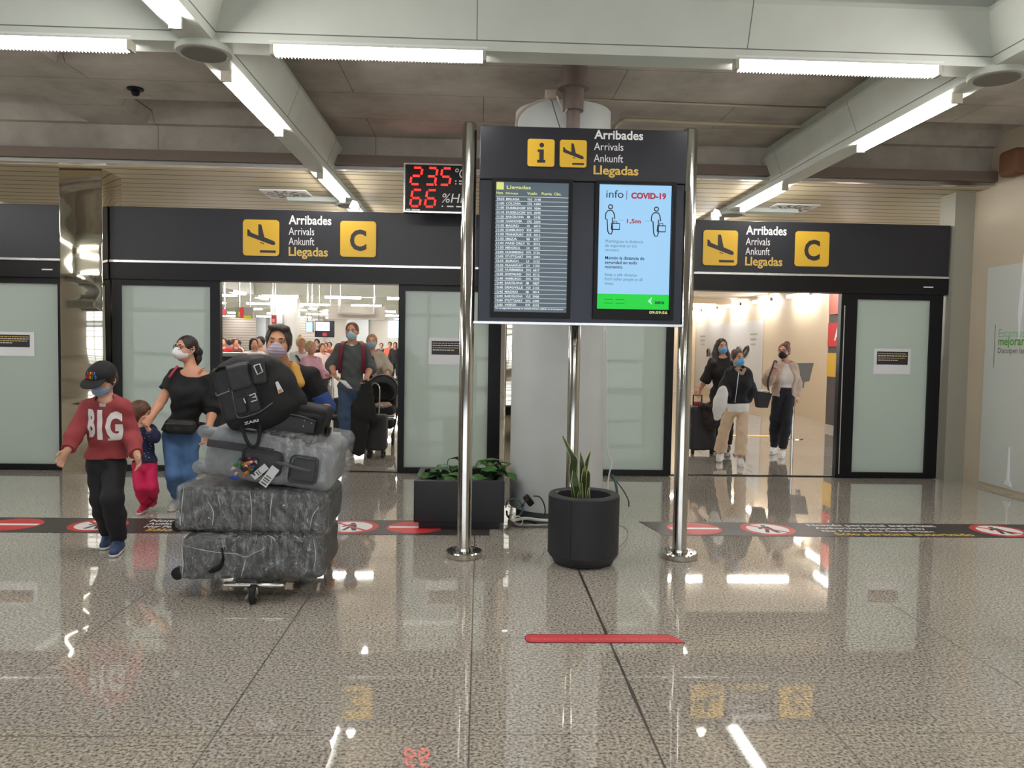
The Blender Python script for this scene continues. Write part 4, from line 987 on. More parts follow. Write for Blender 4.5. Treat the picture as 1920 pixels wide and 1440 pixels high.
def sdf(prims, h, noise=None):
    bbs = [pbb(q) for q in prims if q['t'] != 'pl' and q['op'] == 'u']
    lo = np.min([b[0] for b in bbs], 0) - 4 * h; hi = np.max([b[1] for b in bbs], 0) + 4 * h
    n = np.ceil((hi - lo) / h).astype(int) + 1
    ax = [(lo[i] + h * np.arange(n[i])).astype(np.float32) for i in range(3)]
    F = np.full(n, .5, np.float32)
    for q in prims:
        if q['t'] == 'pl':
            g = sum(((ax[i] - q['p'][i]) * q['n'][i]).reshape([-1 if j == i else 1 for j in range(3)]) for i in range(3))
            np.maximum(F, g, out=F); continue
        a, b = pbb(q); pad = q['k'] + 3 * h
        i0 = np.clip(np.floor((a - pad - lo) / h).astype(int), 0, n); i1 = np.clip(np.ceil((b + pad - lo) / h).astype(int) + 1, 0, n)
        if (i1 <= i0).any(): continue
        sl = tuple(slice(u, w) for u, w in zip(i0, i1))
        x, y, z = (ax[i][sl[i]].reshape([-1 if j == i else 1 for j in range(3)]) for i in range(3))
        if q['t'] == 'cap':
            ba = q['b'] - q['a']; L2 = ba.dot(ba) + 1e-12
            px, py, pz = x - q['a'][0], y - q['a'][1], z - q['a'][2]
            t0 = (px * ba[0] + py * ba[1] + pz * ba[2]) / L2; t = np.clip(t0, 0, 1)
            dx, dy, dz = px - ba[0] * t, py - ba[1] * t, pz - ba[2] * t
            if q['sq']:
                m_, f = q['sq']; al = dx * m_[0] + dy * m_[1] + dz * m_[2]
                s_ = al * (1 / f - 1); dx, dy, dz = dx + m_[0] * s_, dy + m_[1] * s_, dz + m_[2] * s_
            d = np.sqrt(dx * dx + dy * dy + dz * dz) - (q['ra'] + (q['rb'] - q['ra']) * t)
            if q['flat']: d = np.maximum(d, (t0 - 1) * math.sqrt(L2))
        else:
            px, py, pz = x - q['c'][0], y - q['c'][1], z - q['c'][2]
            if q['R'] is not None:
                R = np.asarray(q['R']); px, py, pz = (px * R[0, i] + py * R[1, i] + pz * R[2, i] for i in range(3))
            if q['t'] == 'ell':
                r = q['r']; k0 = np.sqrt((px / r[0]) ** 2 + (py / r[1]) ** 2 + (pz / r[2]) ** 2)
                k1 = np.sqrt((px / r[0] ** 2) ** 2 + (py / r[1] ** 2) ** 2 + (pz / r[2] ** 2) ** 2) + 1e-9
                d = k0 * (k0 - 1) / k1
            else:
                r = q['r'] - q['rad']; qx, qy, qz = np.abs(px) - r[0], np.abs(py) - r[1], np.abs(pz) - r[2]
                d = np.sqrt(np.maximum(qx, 0) ** 2 + np.maximum(qy, 0) ** 2 + np.maximum(qz, 0) ** 2) + np.minimum(np.maximum(qx, np.maximum(qy, qz)), 0) - q['rad']
        d = d.astype(np.float32); f = F[sl]; k = q['k']
        if q['op'] == 'u':
            hh = np.clip(.5 + .5 * (f - d) / k, 0, 1); F[sl] = f * (1 - hh) + d * hh - k * hh * (1 - hh)
        else:
            g = -d; hh = np.clip(.5 - .5 * (f - g) / k, 0, 1); F[sl] = f * (1 - hh) + g * hh + k * hh * (1 - hh)
    if noise is not None: F = F + noise(*(ax[i].reshape([-1 if j == i else 1 for j in range(3)]) for i in range(3))).astype(np.float32)
    for i in range(3):
        s = [slice(None)] * 3
        for e in (0, -1): s[i] = e; F[tuple(s)] = np.maximum(F[tuple(s)], h)
    Sg = F < 0; c = np.zeros(n - 1, np.uint8)
    for i in (0, 1):
        for j in (0, 1):
            for k in (0, 1): c += Sg[i:n[0] - 1 + i, j:n[1] - 1 + j, k:n[2] - 1 + k]
    act = (c > 0) & (c < 8); idx = np.argwhere(act)
    acc = np.zeros((len(idx), 3)); cnt = np.zeros(len(idx))
    C = [(i, j, k) for i in (0, 1) for j in (0, 1) for k in (0, 1)]
    val = {q: F[idx[:, 0] + q[0], idx[:, 1] + q[1], idx[:, 2] + q[2]] for q in C}
    for p in C:
        for d in range(3):
            if p[d]: continue
            q = tuple(p[i] + (i == d) for i in range(3)); fa, fb = val[p], val[q]; cr = (fa < 0) != (fb < 0)
            t = np.where(cr, fa / np.where(cr, fa - fb, 1), 0)
            pos = np.tile(np.array(p, float), (len(idx), 1)); pos[:, d] += t
            acc += pos * cr[:, None]; cnt += cr
    vv = lo + h * (idx + acc / np.maximum(cnt, 1)[:, None])
    cid = np.full(n - 1, -1, np.int32); cid[act] = np.arange(len(idx))
    faces = []
    for d in range(3):
        u, w = (d + 1) % 3, (d + 2) % 3
        a = [slice(None)] * 3; b = [slice(None)] * 3; a[d] = slice(0, -1); b[d] = slice(1, None)
        s0, s1 = Sg[tuple(a)], Sg[tuple(b)]; g = np.argwhere(s0 != s1)
        g = g[(g[:, u] > 0) & (g[:, w] > 0) & (g[:, u] < n[u] - 1) & (g[:, w] < n[w] - 1)]
        inside = s0[g[:, 0], g[:, 1], g[:, 2]]
        def cell(du, dw):
            q = g.copy(); q[:, u] -= du; q[:, w] -= dw; return cid[q[:, 0], q[:, 1], q[:, 2]]
        qd = np.stack([cell(1, 1), cell(0, 1), cell(0, 0), cell(1, 0)], 1)
        qd[~inside] = qd[~inside][:, ::-1]; faces.append(qd)
    f = np.concatenate(faces); f = f[(f >= 0).all(1)]
    return vv, f
def soft(name, prims, h, m, parent=None, noise=None):
    v, f = sdf(prims, h, noise)
    me = bpy.data.meshes.new(name); loc = wloc(parent) if parent is not None else V(v[:, 0].mean(), v[:, 1].mean(), v[:, 2].min())
    v = v - loc
    me.vertices.add(len(v)); me.vertices.foreach_set('co', v.astype(np.float32).ravel())
    me.loops.add(4 * len(f)); me.loops.foreach_set('vertex_index', f.astype(np.int32).ravel())
    me.polygons.add(len(f)); me.polygons.foreach_set('loop_start', np.arange(0, 4 * len(f), 4, dtype=np.int32))
    me.update(calc_edges=True); me.validate(); me.shade_smooth(); me.materials.append(m)
    o = bpy.data.objects.new(name, me); COL.objects.link(o)
    if parent is not None: o.parent = parent
    else: o.location = loc.tolist()
    return o
def wrinkle(amp, f=28, seed=0):
    a, b, c = 1 + .3 * math.sin(seed), 1 + .3 * math.cos(seed * 2), seed
    return lambda x, y, z: amp * (np.sin(f * (z * a + .6 * x) + 2.2 * np.sin(11 * x + 7 * y + c)) * np.sin(f * .5 * (x * b - .5 * z) + 3 * np.sin(9 * z + c)) + .35 * np.sin(2.1 * f * (z - .5 * x * b) + 3 * np.sin(13 * x + 11 * y + c)))
from mathutils.bvhtree import BVHTree
def project(mb, target, direction, off=.003, cuts=4):
    """lay flat lettering onto a curved surface"""
    bm = bmesh.new(); v = np.concatenate(mb.v)
    bv = [bm.verts.new(q) for q in v]
    for f in mb.f:
        try: bm.faces.new([bv[i] for i in f])
        except ValueError: pass
    bmesh.ops.triangulate(bm, faces=bm.faces[:])
    for _ in range(cuts):
        bmesh.ops.subdivide_edges(bm, edges=[e for e in bm.edges if e.calc_length() > .010], cuts=1); bmesh.ops.triangulate(bm, faces=bm.faces[:])
    o = Vector(wloc(target)); me = target.data
    t = BVHTree.FromPolygons([q.co + o for q in me.vertices], [p.vertices[:] for p in me.polygons])
    d = Vector(direction).normalized()
    for q in bm.verts:
        hit = t.ray_cast(q.co - d * 1.0, d, 2.5)
        if hit[0] is not None: q.co = hit[0] - d * off
    bm.verts.index_update(); out = MB()
    out.add([q.co[:] for q in bm.verts], [[q.index for q in p.verts] for p in bm.faces]); bm.free()
    return out

# ---------------------------------------------------------------- people
def rotz(a): return np.array(Matrix.Rotation(a, 3, 'Z'))
def rotx(a): return np.array(Matrix.Rotation(a, 3, 'X'))
def roty(a): return np.array(Matrix.Rotation(a, 3, 'Y'))
class Person:
    def __init__(p, label, J, s, skin, hs=1.0, yaw=0, pitch=0, roll=0, h=.008, fem=1.0, group=None):
        p.J, p.s, p.hs, p.h, p.fem = {k: np.asarray(v, float) for k, v in J.items()}, s, hs, h, fem
        J = p.J; g = (J['anA'] + J['anB']) / 2
        p.r = root('person', label, 'person', (g[0], g[1], 0), group)
        p.skin = mat('skin_%d_%d_%d' % skin, skin, .5)
        p.RH = rotz(yaw) @ rotx(pitch) @ roty(roll)
        p.rt = nrm(J['shB'] - J['shA']); p.pel = (J['hipA'] + J['hipB']) / 2; p.msh = (J['shA'] + J['shB']) / 2
        up = nrm(J['neck'] - p.pel); p.fw = nrm(np.cross(p.rt, up)); p.up = np.cross(p.fw, p.rt)
        if p.fw[1] > 0 and J.get('back') is None: pass
        p.RT = np.stack([p.rt, p.fw, p.up], 1)
        rp = nrm(J['hipB'] - J['hipA']); fp = nrm(np.cross(rp, V(0, 0, 1))); p.fp = fp; p.RP = np.stack([rp, fp, V(0, 0, 1)], 1)
    def H(p, *q): return p.J['head'] + p.RH @ (V(*q) * p.hs)
    def torso(p, i=0, k=.05):
        s, J = p.s, p.J; sw = np.linalg.norm(J['shB'] - J['shA']) / 2 + .03 * s
        return [ell(p.msh - p.up * .13 * s, V(sw * .90, .112 * s, .20 * s) + i, p.RT, k), ell(lerp(p.pel, J['neck'], .40), V(.128 * s * p.fem, .098 * s, .17 * s) + i, p.RT, k),
                ell(p.pel + V(0, 0, .03 * s), V(.160 * s, .112 * s, .13 * s) + i, p.RP, k)] + \
               ([ell(p.msh - p.up * .17 * s + p.fw * .085 * s + p.rt * q * .075 * s, V(.065, .055, .07) * s + i, p.RT, k) for q in (-1, 1)] if p.fem < 1 else []) + \
               [cap(J['neck'] - p.up * .03 * s, J['sh' + q] - p.up * .005, .052 * s + i, .048 * s + i, k) for q in 'AB']
    def arm(p, q, i=0, upto=2.0, k=.025, loose=0):
        s, J = p.s, p.J; a, b, c = J['sh' + q], J['el' + q], J['wr' + q]
        rs = (.054 * s + i, .042 * s + i, .029 * s + i)
        if upto <= 1: return [cap(a, lerp(a, b, upto), rs[0], rs[0] + (rs[1] - rs[0]) * upto + loose, k, flat=True)]
        t = upto - 1
        return [cap(a, b, rs[0], rs[1] + loose, k), cap(b, lerp(b, c, .35), rs[1] + loose, (rs[1] * .97) + loose, k) if t > .4 else cap(b, b + V(0, 0, .001), rs[1] + loose, k=k),
                cap(lerp(b, c, min(.35, t * .5)), lerp(b, c, t), rs[1] * .97 + loose, rs[2] + (rs[1] - rs[2]) * (1 - t) + loose, k, flat=upto < 2)]
    def leg(p, q, i=0, upto=2.0, k=.03, loose=0, flare=0):
        s, J = p.s, p.J; a, b, c = J['hip' + q], J['kn' + q], J['an' + q]
        r0, r1, r2, r3 = .088 * s + i, .060 * s + i + loose, .057 * s + i + loose, .038 * s + i + loose + flare
        if upto <= 1: return [cap(a, lerp(a, b, upto), r0, r0 + (r1 - r0) * upto, k, flat=True)]
        t = upto - 1; e = lerp(b, c, t); m_ = lerp(b, c, min(.35, t * .6))
        return [cap(a, b, r0, r1, k), cap(b, m_, r1, r2 + .004 * s, k), cap(m_, e, r2 + .004 * s, r2 + (r3 - r2) * t, k, flat=upto < 2)]
    def handp(p, q, n=None, curl=.5, spread=1.0):
        s = p.s; w = p.J['wr' + q]; d = nrm(p.J['ti' + q] - w); n = nrm(p.fw if n is None else n); n = nrm(n - d * n.dot(d)); sd = np.cross(d, n)
        th = 1 if q == 'A' else -1
        if p.J.get('th' + q) is not None: th = float(p.J['th' + q][0])
        R = np.stack([sd, d, n], 1)
        out = [ell(w + d * .048 * s, V(.040, .052, .019) * s, R, .012), cap(w - d * .02 * s, w + d * .03 * s, .027 * s, .027 * s, .012)]
        for f in range(4):
            x = (f - 1.5) * .0205 * s * spread; L = (.036, .041, .039, .031)[f if th > 0 else 3 - f] * s
            b = w + d * .085 * s + sd * x
            a1, a2 = curl * .8, curl * 1.7
            p1 = b + (d * math.cos(a1) + n * math.sin(a1)) * L; p2 = p1 + (d * math.cos(a2) + n * math.sin(a2)) * L * .75
            out += [cap(w + d * .05 * s + sd * x * .8, b, .0105 * s, .0098 * s, .004), cap(b, p1, .0102 * s, .0096 * s, .003), cap(p1, p2, .0096 * s, .0085 * s, .003)]
        b = w + d * .022 * s + sd * th * .028 * s; p1 = b + (d * .6 + sd * th * .65 + n * .3) * .04 * s; p2 = p1 + (d * .85 + sd * th * .15 + n * .5) * .032 * s
        return out + [cap(b, p1, .0135 * s, .011 * s, .008), cap(p1, p2, .011 * s, .009 * s, .003)]
    def headp(p, i=0):
        H, R, g = p.H, p.RH, p.hs; e = lambda c, r, k=.02, op='u': ell(H(*c), V(*r) * g + i, R, k * g, op)
        c = lambda a, b, ra, rb, k=.012: cap(H(*a), H(*b), ra * g + i, rb * g + i, k * g)
        return [e((0, .012, .03), (.075, .094, .086)), e((0, -.025, -.03), (.063, .068, .083), .03), e((0, -.04, -.074), (.043, .044, .04), .03),
                e((.036, -.058, -.028), (.028, .026, .032)), e((-.036, -.058, -.028), (.028, .026, .032)), c((-.038, -.079, .027), (.038, -.079, .027), .013, .013)]
    def facep(p):
        H, R, g = p.H, p.RH, p.hs; e = lambda c, r, k=.01, op='u': ell(H(*c), V(*r) * g, R, k * g, op)
        c = lambda a, b, ra, rb, k=.01: cap(H(*a), H(*b), ra * g, rb * g, k * g)
        return [c((0, -.088, .014), (0, -.109, -.026), .009, .014), e((.011, -.099, -.03), (.009, .011, .008)), e((-.011, -.099, -.03), (.009, .011, .008)),
                e((.032, -.098, .007), (.018, .012, .010), .008, 's'), e((-.032, -.098, .007), (.018, .012, .010), .008, 's'),
                c((.018, -.084, .0165), (.047, -.078, .0145), .0062, .0055, .004), c((-.018, -.084, .0165), (-.047, -.078, .0145), .0062, .0055, .004), e((0, -.094, -.058), (.023, .012, .007), .006), e((0, -.092, -.068), (.02, .012, .008), .006),
                e((.077, .014, -.002), (.012, .022, .033), .008), e((-.077, .014, -.002), (.012, .022, .033), .008),
                e((.081, .006, -.002), (.006, .012, .02), .004, 's'), e((-.081, .006, -.002), (.006, .012, .02), .004, 's')]
    def body(p, hands=(('A', None, .5), ('B', None, .5)), neckr=.052):
        s, J = p.s, p.J
        q = p.torso() + p.leg('A') + p.leg('B') + p.arm('A') + p.arm('B')
        for z in 'AB':
            q += [cap(J['an' + z], J['an' + z] - V(0, 0, .02 * s), .036 * s, .036 * s), cap(J['an' + z] - V(0, 0, .035 * s), J['to' + z], .034 * s, .026 * s)]
        q += [cap(J['neck'] - p.up * .05 * s, p.H(0, .022, -.05), (neckr + .008) * s, neckr * s * .96, .03)]
        q += p.headp() + p.facep()
        for z, n, cu in hands: q += p.handp(z, n, cu)
        p.bodyo = soft('body', q, p.h, p.skin, p.r)
        return p.bodyo
    def eyes(p, brow=(50, 36, 28), iris=(52, 34, 24)):
        for sx in (-1, 1):
            mb = MB(); c = p.H(sx * .032, -.0775, .006); mb.ball(c, .0118 * p.hs, 12)
            mb.cur = 1; d = p.RH @ V(0, -1, 0); mb.tube([c + d * .0100 * p.hs, c + d * .0122 * p.hs], [.0068 * p.hs, .006 * p.hs], 12)
            mb.build('eye', [mat('eye_white', (186, 174, 166), .35), mat('iris_%d' % iris[0], iris, .2)], p.r, 60)
            H = p.H
            soft('eyebrow', [cap(H(sx * .017, -.0935, .030), H(sx * .035, -.091, .0335), .0042, .0042, .003), cap(H(sx * .035, -.091, .0335), H(sx * .052, -.077, .026), .0042, .0028, .003)], .003, mat('brow_%d' % brow[0], brow, .8), p.r)
    def hair(p, rgb, extra=(), front=.052, low=-.03, name='hair', th=.014, h=None, side=True):
        H, R, g = p.H, p.RH, p.hs
        q = [ell(H(0, .016, .032), V(.075 + th, .094 + th, .086 + th) * g, R, .02), ell(H(0, .05, -.02), V(.066 + th * .7, .05 + th, .07) * g, R, .03),
             ell(H(0, -.085, -.03), V(.066, .085, .122 + (front - .052) * 2) * g, R, .008, 's'), ell(H(0, -.08, .0), V(.058, .06, .062) * g, R, .008, 's'),
             plane(H(0, 0, low), R @ V(0, -.45, -1))] + list(extra)
        m_ = mat('hair_%d_%d' % (rgb[0], rgb[1]), rgb, .5, bump=.6, bscale=26, noise=.3, nscale=22, stretch=(3, 3, .5))
        return soft(name, q, h or max(p.h * .8, .006), m_, p.r, lambda x, y, z: .0016 * np.sin(120 * x + 9 * np.sin(30 * z)) * np.sin(90 * y + 8 * z))
    def mask(p, rgb, kind='pleat', name='face_mask'):
        H, R, g = p.H, p.RH, p.hs
        if kind == 'pleat':
            q = [ell(H(0, -.042, -.052), V(.066, .072, .056) * g, R, .01), ell(H(0, -.085, -.045), V(.036, .034, .038) * g, R, .03), cap(H(0, -.095, -.004), H(0, -.105, -.03), .017 * g, .02 * g, .02)]
            zt, zb = .004, -.104
        else:
            q = [ell(H(0, -.040, -.050), V(.066, .07, .058) * g, R, .01), ell(H(0, -.10, -.046), V(.026, .034, .04) * g, R, .04), cap(H(0, -.096, .0), H(0, -.125, -.045), .014 * g, .016 * g, .025)]
            zt, zb = .006, -.108
        q += [plane(H(0, -.02, 0), R @ V(0, 1, 0)), plane(H(0, -.09, zt), R @ V(0, .25, 1)), plane(H(0, 0, zb), R @ V(0, 0, -1))]
        if kind == 'pleat':
            def nz(x, y, z):
                c = p.J['head']; u = (x - c[0]) * R[0, 2] + (y - c[1]) * R[1, 2] + (z - c[2]) * R[2, 2]
                return .0016 * np.sin((u / g) * 300)
        else: nz = None
        o = soft(name, q, .004 if p.h < .009 else .006, mat('mask_%d_%d_%d' % rgb, rgb, .75), p.r, nz)
        for sx in (-1, 1):
            mb = MB()
            for z0, z1 in ((-.012, .008), (-.075, -.025)):
                mb.tube(smoothpts([H(sx * .055, -.045, z0), H(sx * .074, -.015, (z0 + z1) / 2), H(sx * .083, .016, z1)], 5), .0022, 6)
            mb.build('ear_loop', mat('mask_%d_%d_%d' % rgb, rgb, .75), o, 60)
        return o
    def shirt(p, rgb, sleeve=(.55, .55), hem=None, infl=.012, neckhole=None, name='shirt', loose=.006, wr=.005, rough=.85, open_=None, m=None, seed=1, k=.05, collar=None, low=None):
        s, J = p.s, p.J; q = p.torso(infl, k)
        if low is not None: q += [cap(p.pel + V(0, 0, .02), p.pel + V(0, 0, low), .14 * s + infl, .15 * s + infl, .06, sq=(p.fp, .72))]
        if hem is not None: q += [plane((0, 0, hem), (0, 0, -1))]
        for z, sl in zip('AB', sleeve):
            if sl: q += p.arm(z, infl, sl, .03, loose)
        nh = neckhole or [cap(J['neck'] - p.up * .0 * s, p.H(0, 0, 0), .068 * s, .07 * s, .01, 's'), ell(J['neck'] + p.fw * .02 * s + p.up * .005, V(.085, .085, .042) * s, p.RT, .01, 's')]
        q += nh
        if open_: q += open_
        return soft(name, q, p.h, m or mat('cloth_%d_%d_%d' % rgb, rgb, rough, bump=.15, bscale=240), p.r, wrinkle(wr, 26, seed))
    def pants(p, rgb, top=None, infl=.014, upto=1.92, loose=.01, flare=0, name='trousers', m=None, wr=.0045, seed=2):
        s = p.s; q = [ell(p.pel + V(0, 0, .03 * s), V(.162 * s, .114 * s, .13 * s) + infl, p.RP, .03), ell(p.pel + V(0, 0, -.04 * s), V(.150 * s, .108 * s, .09 * s) + infl, p.RP, .04)]
        q += [plane((0, 0, p.pel[2] + (top if top is not None else .13 * s)), (0, 0, 1))]
        a = p.leg('A', infl, upto, .02, loose, flare); b = p.leg('B', infl, upto, .02, loose, flare)
        q += a + b
        return soft(name, q, p.h, m or mat('cloth_%d_%d_%d' % rgb, rgb, .8, bump=.15, bscale=240), p.r, wrinkle(wr, 24, seed))
    def shoes(p, rgb, sole=(230, 228, 224), z=.0, big=1.0):
        s = p.s
        for q in 'AB':
            an, to = p.J['an' + q], p.J['to' + q]; d = nrm(to - an - V(0, 0, (to - an)[2])); L = np.linalg.norm((to - an)[:2])
            heel = V(an[0], an[1], 0) - d * .035 * s; zb = min(to[2], an[2] - .07 * s) - .012 * s
            base = p.J.get('gz' + q, V(max(0., zb - .02)))[0] if p.J.get('gz' + q) is not None else max(0.0, zb - .02 * s)
            up = V(0, 0, 1); c0 = V(heel[0], heel[1], base + .05 * s); c1 = V(an[0], an[1], base + .05 * s) + d * (L + .01)
            m1 = lerp(c0, c1, .45) + V(0, 0, .012 * s)
            o = soft('shoe', [cap(c0, m1, .043 * s * big, .044 * s * big, .02), cap(m1, c1 - V(0, 0, .012 * s), .044 * s * big, .036 * s * big, .02), cap(an, V(an[0], an[1], base + .05 * s), .043 * s * big, .043 * s, .02), plane((0, 0, base + .018 * s), (0, 0, -1)), plane(an + V(0, 0, .012 * s), (0, 0, 1))], max(.005, p.h * .8), mat('shoe_%d_%d_%d' % rgb, rgb, .55), p.r)
            soft('sole', [cap(c0 + V(0, 0, -.02 * s), c1 + V(0, 0, -.02 * s), .047 * s * big, .041 * s * big, .01), plane((0, 0, base), (0, 0, -1)), plane((0, 0, base + .024 * s), (0, 0, 1))], max(.005, p.h * .8), mat('sole_%d' % sole[0], sole, .6), o)

JEANS = mat('blue_denim', (70, 104, 146), .85, noise=.25, nscale=7, bump=.2, bscale=260)
def J_(Y=None, **k):
    return {n: (at(v[0], v[1], v[2] if len(v) > 2 else Y) if not isinstance(v, np.ndarray) else v) for n, v in k.items()}

# the boy in front
def boy():
    Y = 5.82
    J = J_(Y, head=(193, 712, 5.80), neck=(200, 748), shA=(166, 764, 5.84), shB=(230, 763, 5.84), elA=(144, 806, 5.74), wrA=(126, 845, 5.60), tiA=(108, 872, 5.56), elB=(246, 812, 5.86), wrB=(257, 853, 5.72), tiB=(263, 880, 5.68),
           hipA=(184, 868, 5.86), hipB=(214, 868, 5.86), knA=(190, 937, 5.83), knB=(211, 936, 5.70), anA=(205, 1006, 5.98), anB=(222, 1008, 5.80), toA=(196, 1027, 5.86), toB=(214, 1033, 5.66))
    for q in 'AB': J['an' + q][2] = .085; J['to' + q][2] = .04
    p = Person('boy in red long-sleeved top and black cap walking at the left', J, .80, (206, 158, 130), hs=.96, yaw=-.12, pitch=.38, h=.0052)
    p.body((('A', V(.6, -.6, 0), .45), ('B', V(-.6, -.8, 0), .5)), neckr=.05)
    p.eyes()
    p.hair((62, 44, 34), low=-.05, front=.05)
    sh = p.shirt((148, 58, 62), (1.93, 1.93), hem=at(200, 860, 5.8)[2], infl=.02, low=-.05, loose=.006, name='long_sleeved_top', wr=.005)
    p.pants((24, 24, 28), loose=.018, infl=.008, upto=1.97)
    p.shoes((46, 66, 104), big=1.12)
    p.mask((136, 152, 176))
    H, R = p.H, p.RH
    c = soft('cap', [ell(H(0, .012, .045), V(.091, .107, .094), R, .01), ell(H(0, -.05, .05), V(.08, .07, .075), R, .03), plane(H(0, 0, .028), R @ V(0, .12, -1))], .005, mat('cap_black', (22, 22, 24), .85), p.r)
    soft('visor', [ell(H(0, -.12, .036), V(.086, .085, .012), R @ rotx(.22), .004), plane(H(0, -.055, 0), R @ V(0, 1, 0))], .004, mat('cap_black', (22, 22, 24), .85), c)
    MB().ball(H(0, .012, .139), .007, 8).build('button', mat('cap_black', (22, 22, 24), .85), c)
    u, v, w = R @ V(1, 0, 0), R @ V(0, -.25, 1), R @ V(0, -1, 0)
    cols = {'r': (206, 44, 40), 'y': (226, 184, 50), 'g': (70, 160, 70), 'b': (60, 130, 196)}
    for l, (word, cc, zz, ww) in enumerate((('SUPER', 'bryrb', .090, .075), ('MARIO', 'rrygb', .060, .092))):
        n = len(word)
        for i, ch in enumerate(word):
            mb = MB(); text(mb, ch, H(-ww / 2 + ww * i / n - .006, -.2, zz), width=ww / n * (.62 if ch != 'I' else .25), height=.019 if l == 0 else .027, bold=.04, u=u, v=nrm(v), w=w)
            if mb.v: project(mb, c, R @ V(0, 1, 0), .0025, 1).build('cap_lettering', mat('cap_' + cc[i], cols[cc[i]], .6), c, 60)
    def deco(px, py): return at(px, py, 5.73)
    for pts, bo in ((('B', (163, 817), (177, 764)), .05), (('I', (182, 822), (191, 766)), .04), (('G', (197, 823), (224, 768)), .05)):
        a, b = deco(*pts[1]), deco(*pts[2]); mb = MB()
        text(mb, pts[0], a, width=b[0] - a[0], height=b[2] - a[2], bold=bo)
        project(mb, sh, (0, 1, 0), .0045).build('chest_lettering', mat('print_white', (232, 228, 226), .7), sh, 60)
    for a, b in (((185, 763), (196, 756)), ((200, 827), (219, 823))):
        a, b = deco(*a), deco(*b); project(MB().box(a, V(b[0], a[1] + .001, b[2])), sh, (0, 1, 0), .003).build('chest_print_bar', mat('print_white', (232, 228, 226), .7), sh, 60)
boy()

# the small child behind him, seen from the side and back
def toddler():
    Y = 7.05
    J = J_(Y, head=(264, 775), neck=(266, 798), shA=(249, 806), shB=(284, 806), elA=(243, 828), wrA=(246, 849, 7.0), tiA=(248, 862, 6.98), elB=(290, 820, 6.95), wrB=(279, 806, 6.9), tiB=(272, 796, 6.88),
           hipA=(259, 872), hipB=(283, 872), knA=(263, 914, 7.0), knB=(284, 912, 7.0), anA=(272, 951, 7.18), anB=(288, 944, 7.3), toA=(262, 962, 7.02), toB=(283, 956, 7.2))
    J['anA'][2] = .07; J['toA'][2] = .035; J['anB'][2] = .10; J['toB'][2] = .045
    p = Person('small child in navy top and bright pink trousers holding the woman\'s hand', J, .56, (214, 164, 138), hs=.86, yaw=1.7, pitch=.15, h=.0055)
    p.body((('A', None, .5), ('B', V(-1, 0, 0), .8)))
    H, R = p.H, p.RH
    p.hair((92, 58, 38), front=.03, low=-.09, th=.018, extra=[ell(H(0, .05, -.05), V(.07, .055, .08), R, .03)])
    p.eyes()
    sh = p.shirt((36, 42, 74), (1.85, 1.85), hem=at(264, 867, 7.0)[2], infl=.014, low=-.04, name='navy_top', loose=.01)
    mb = MB()
    for k in range(26):
        px, py = random.uniform(246, 288), random.uniform(812, 860); a = at(px, py, 6.95); mb.box(a, a + V(.008, .001, .004))
    project(mb, sh, (0, 1, 0), .002, 0).build('pale_fleck', mat('print_white', (232, 228, 226), .7), sh, 60)
    p.pants((206, 30, 86), loose=.012, infl=.006, upto=1.98)
    p.shoes((190, 34, 70), (240, 236, 232), big=1.1)
toddler()

def glasses(p, m):
    H = p.H; mb = MB()
    for sx in (-1, 1):
        pts = [H(sx * (.033 + .027 * math.cos(t) * (1 if True else 0)), -.104 + .012 * abs(math.cos(t)) * (1 if sx * math.cos(t) * sx > 0 else 0), .008 + .019 * math.sin(t) + .004 * math.cos(t)) for t in np.linspace(0, 2 * PI, 17)]
        mb.tube(pts, .0028, 6); mb.tube([H(sx * .06, -.092, .014), H(sx * .078, -.03, .012), H(sx * .083, .015, .008)], .0024, 6)
    mb.tube([H(-.008, -.107, .012), H(0, -.11, .014), H(.008, -.107, .012)], .0026, 6)
    return mb.build('glasses', m, p.r, 60)

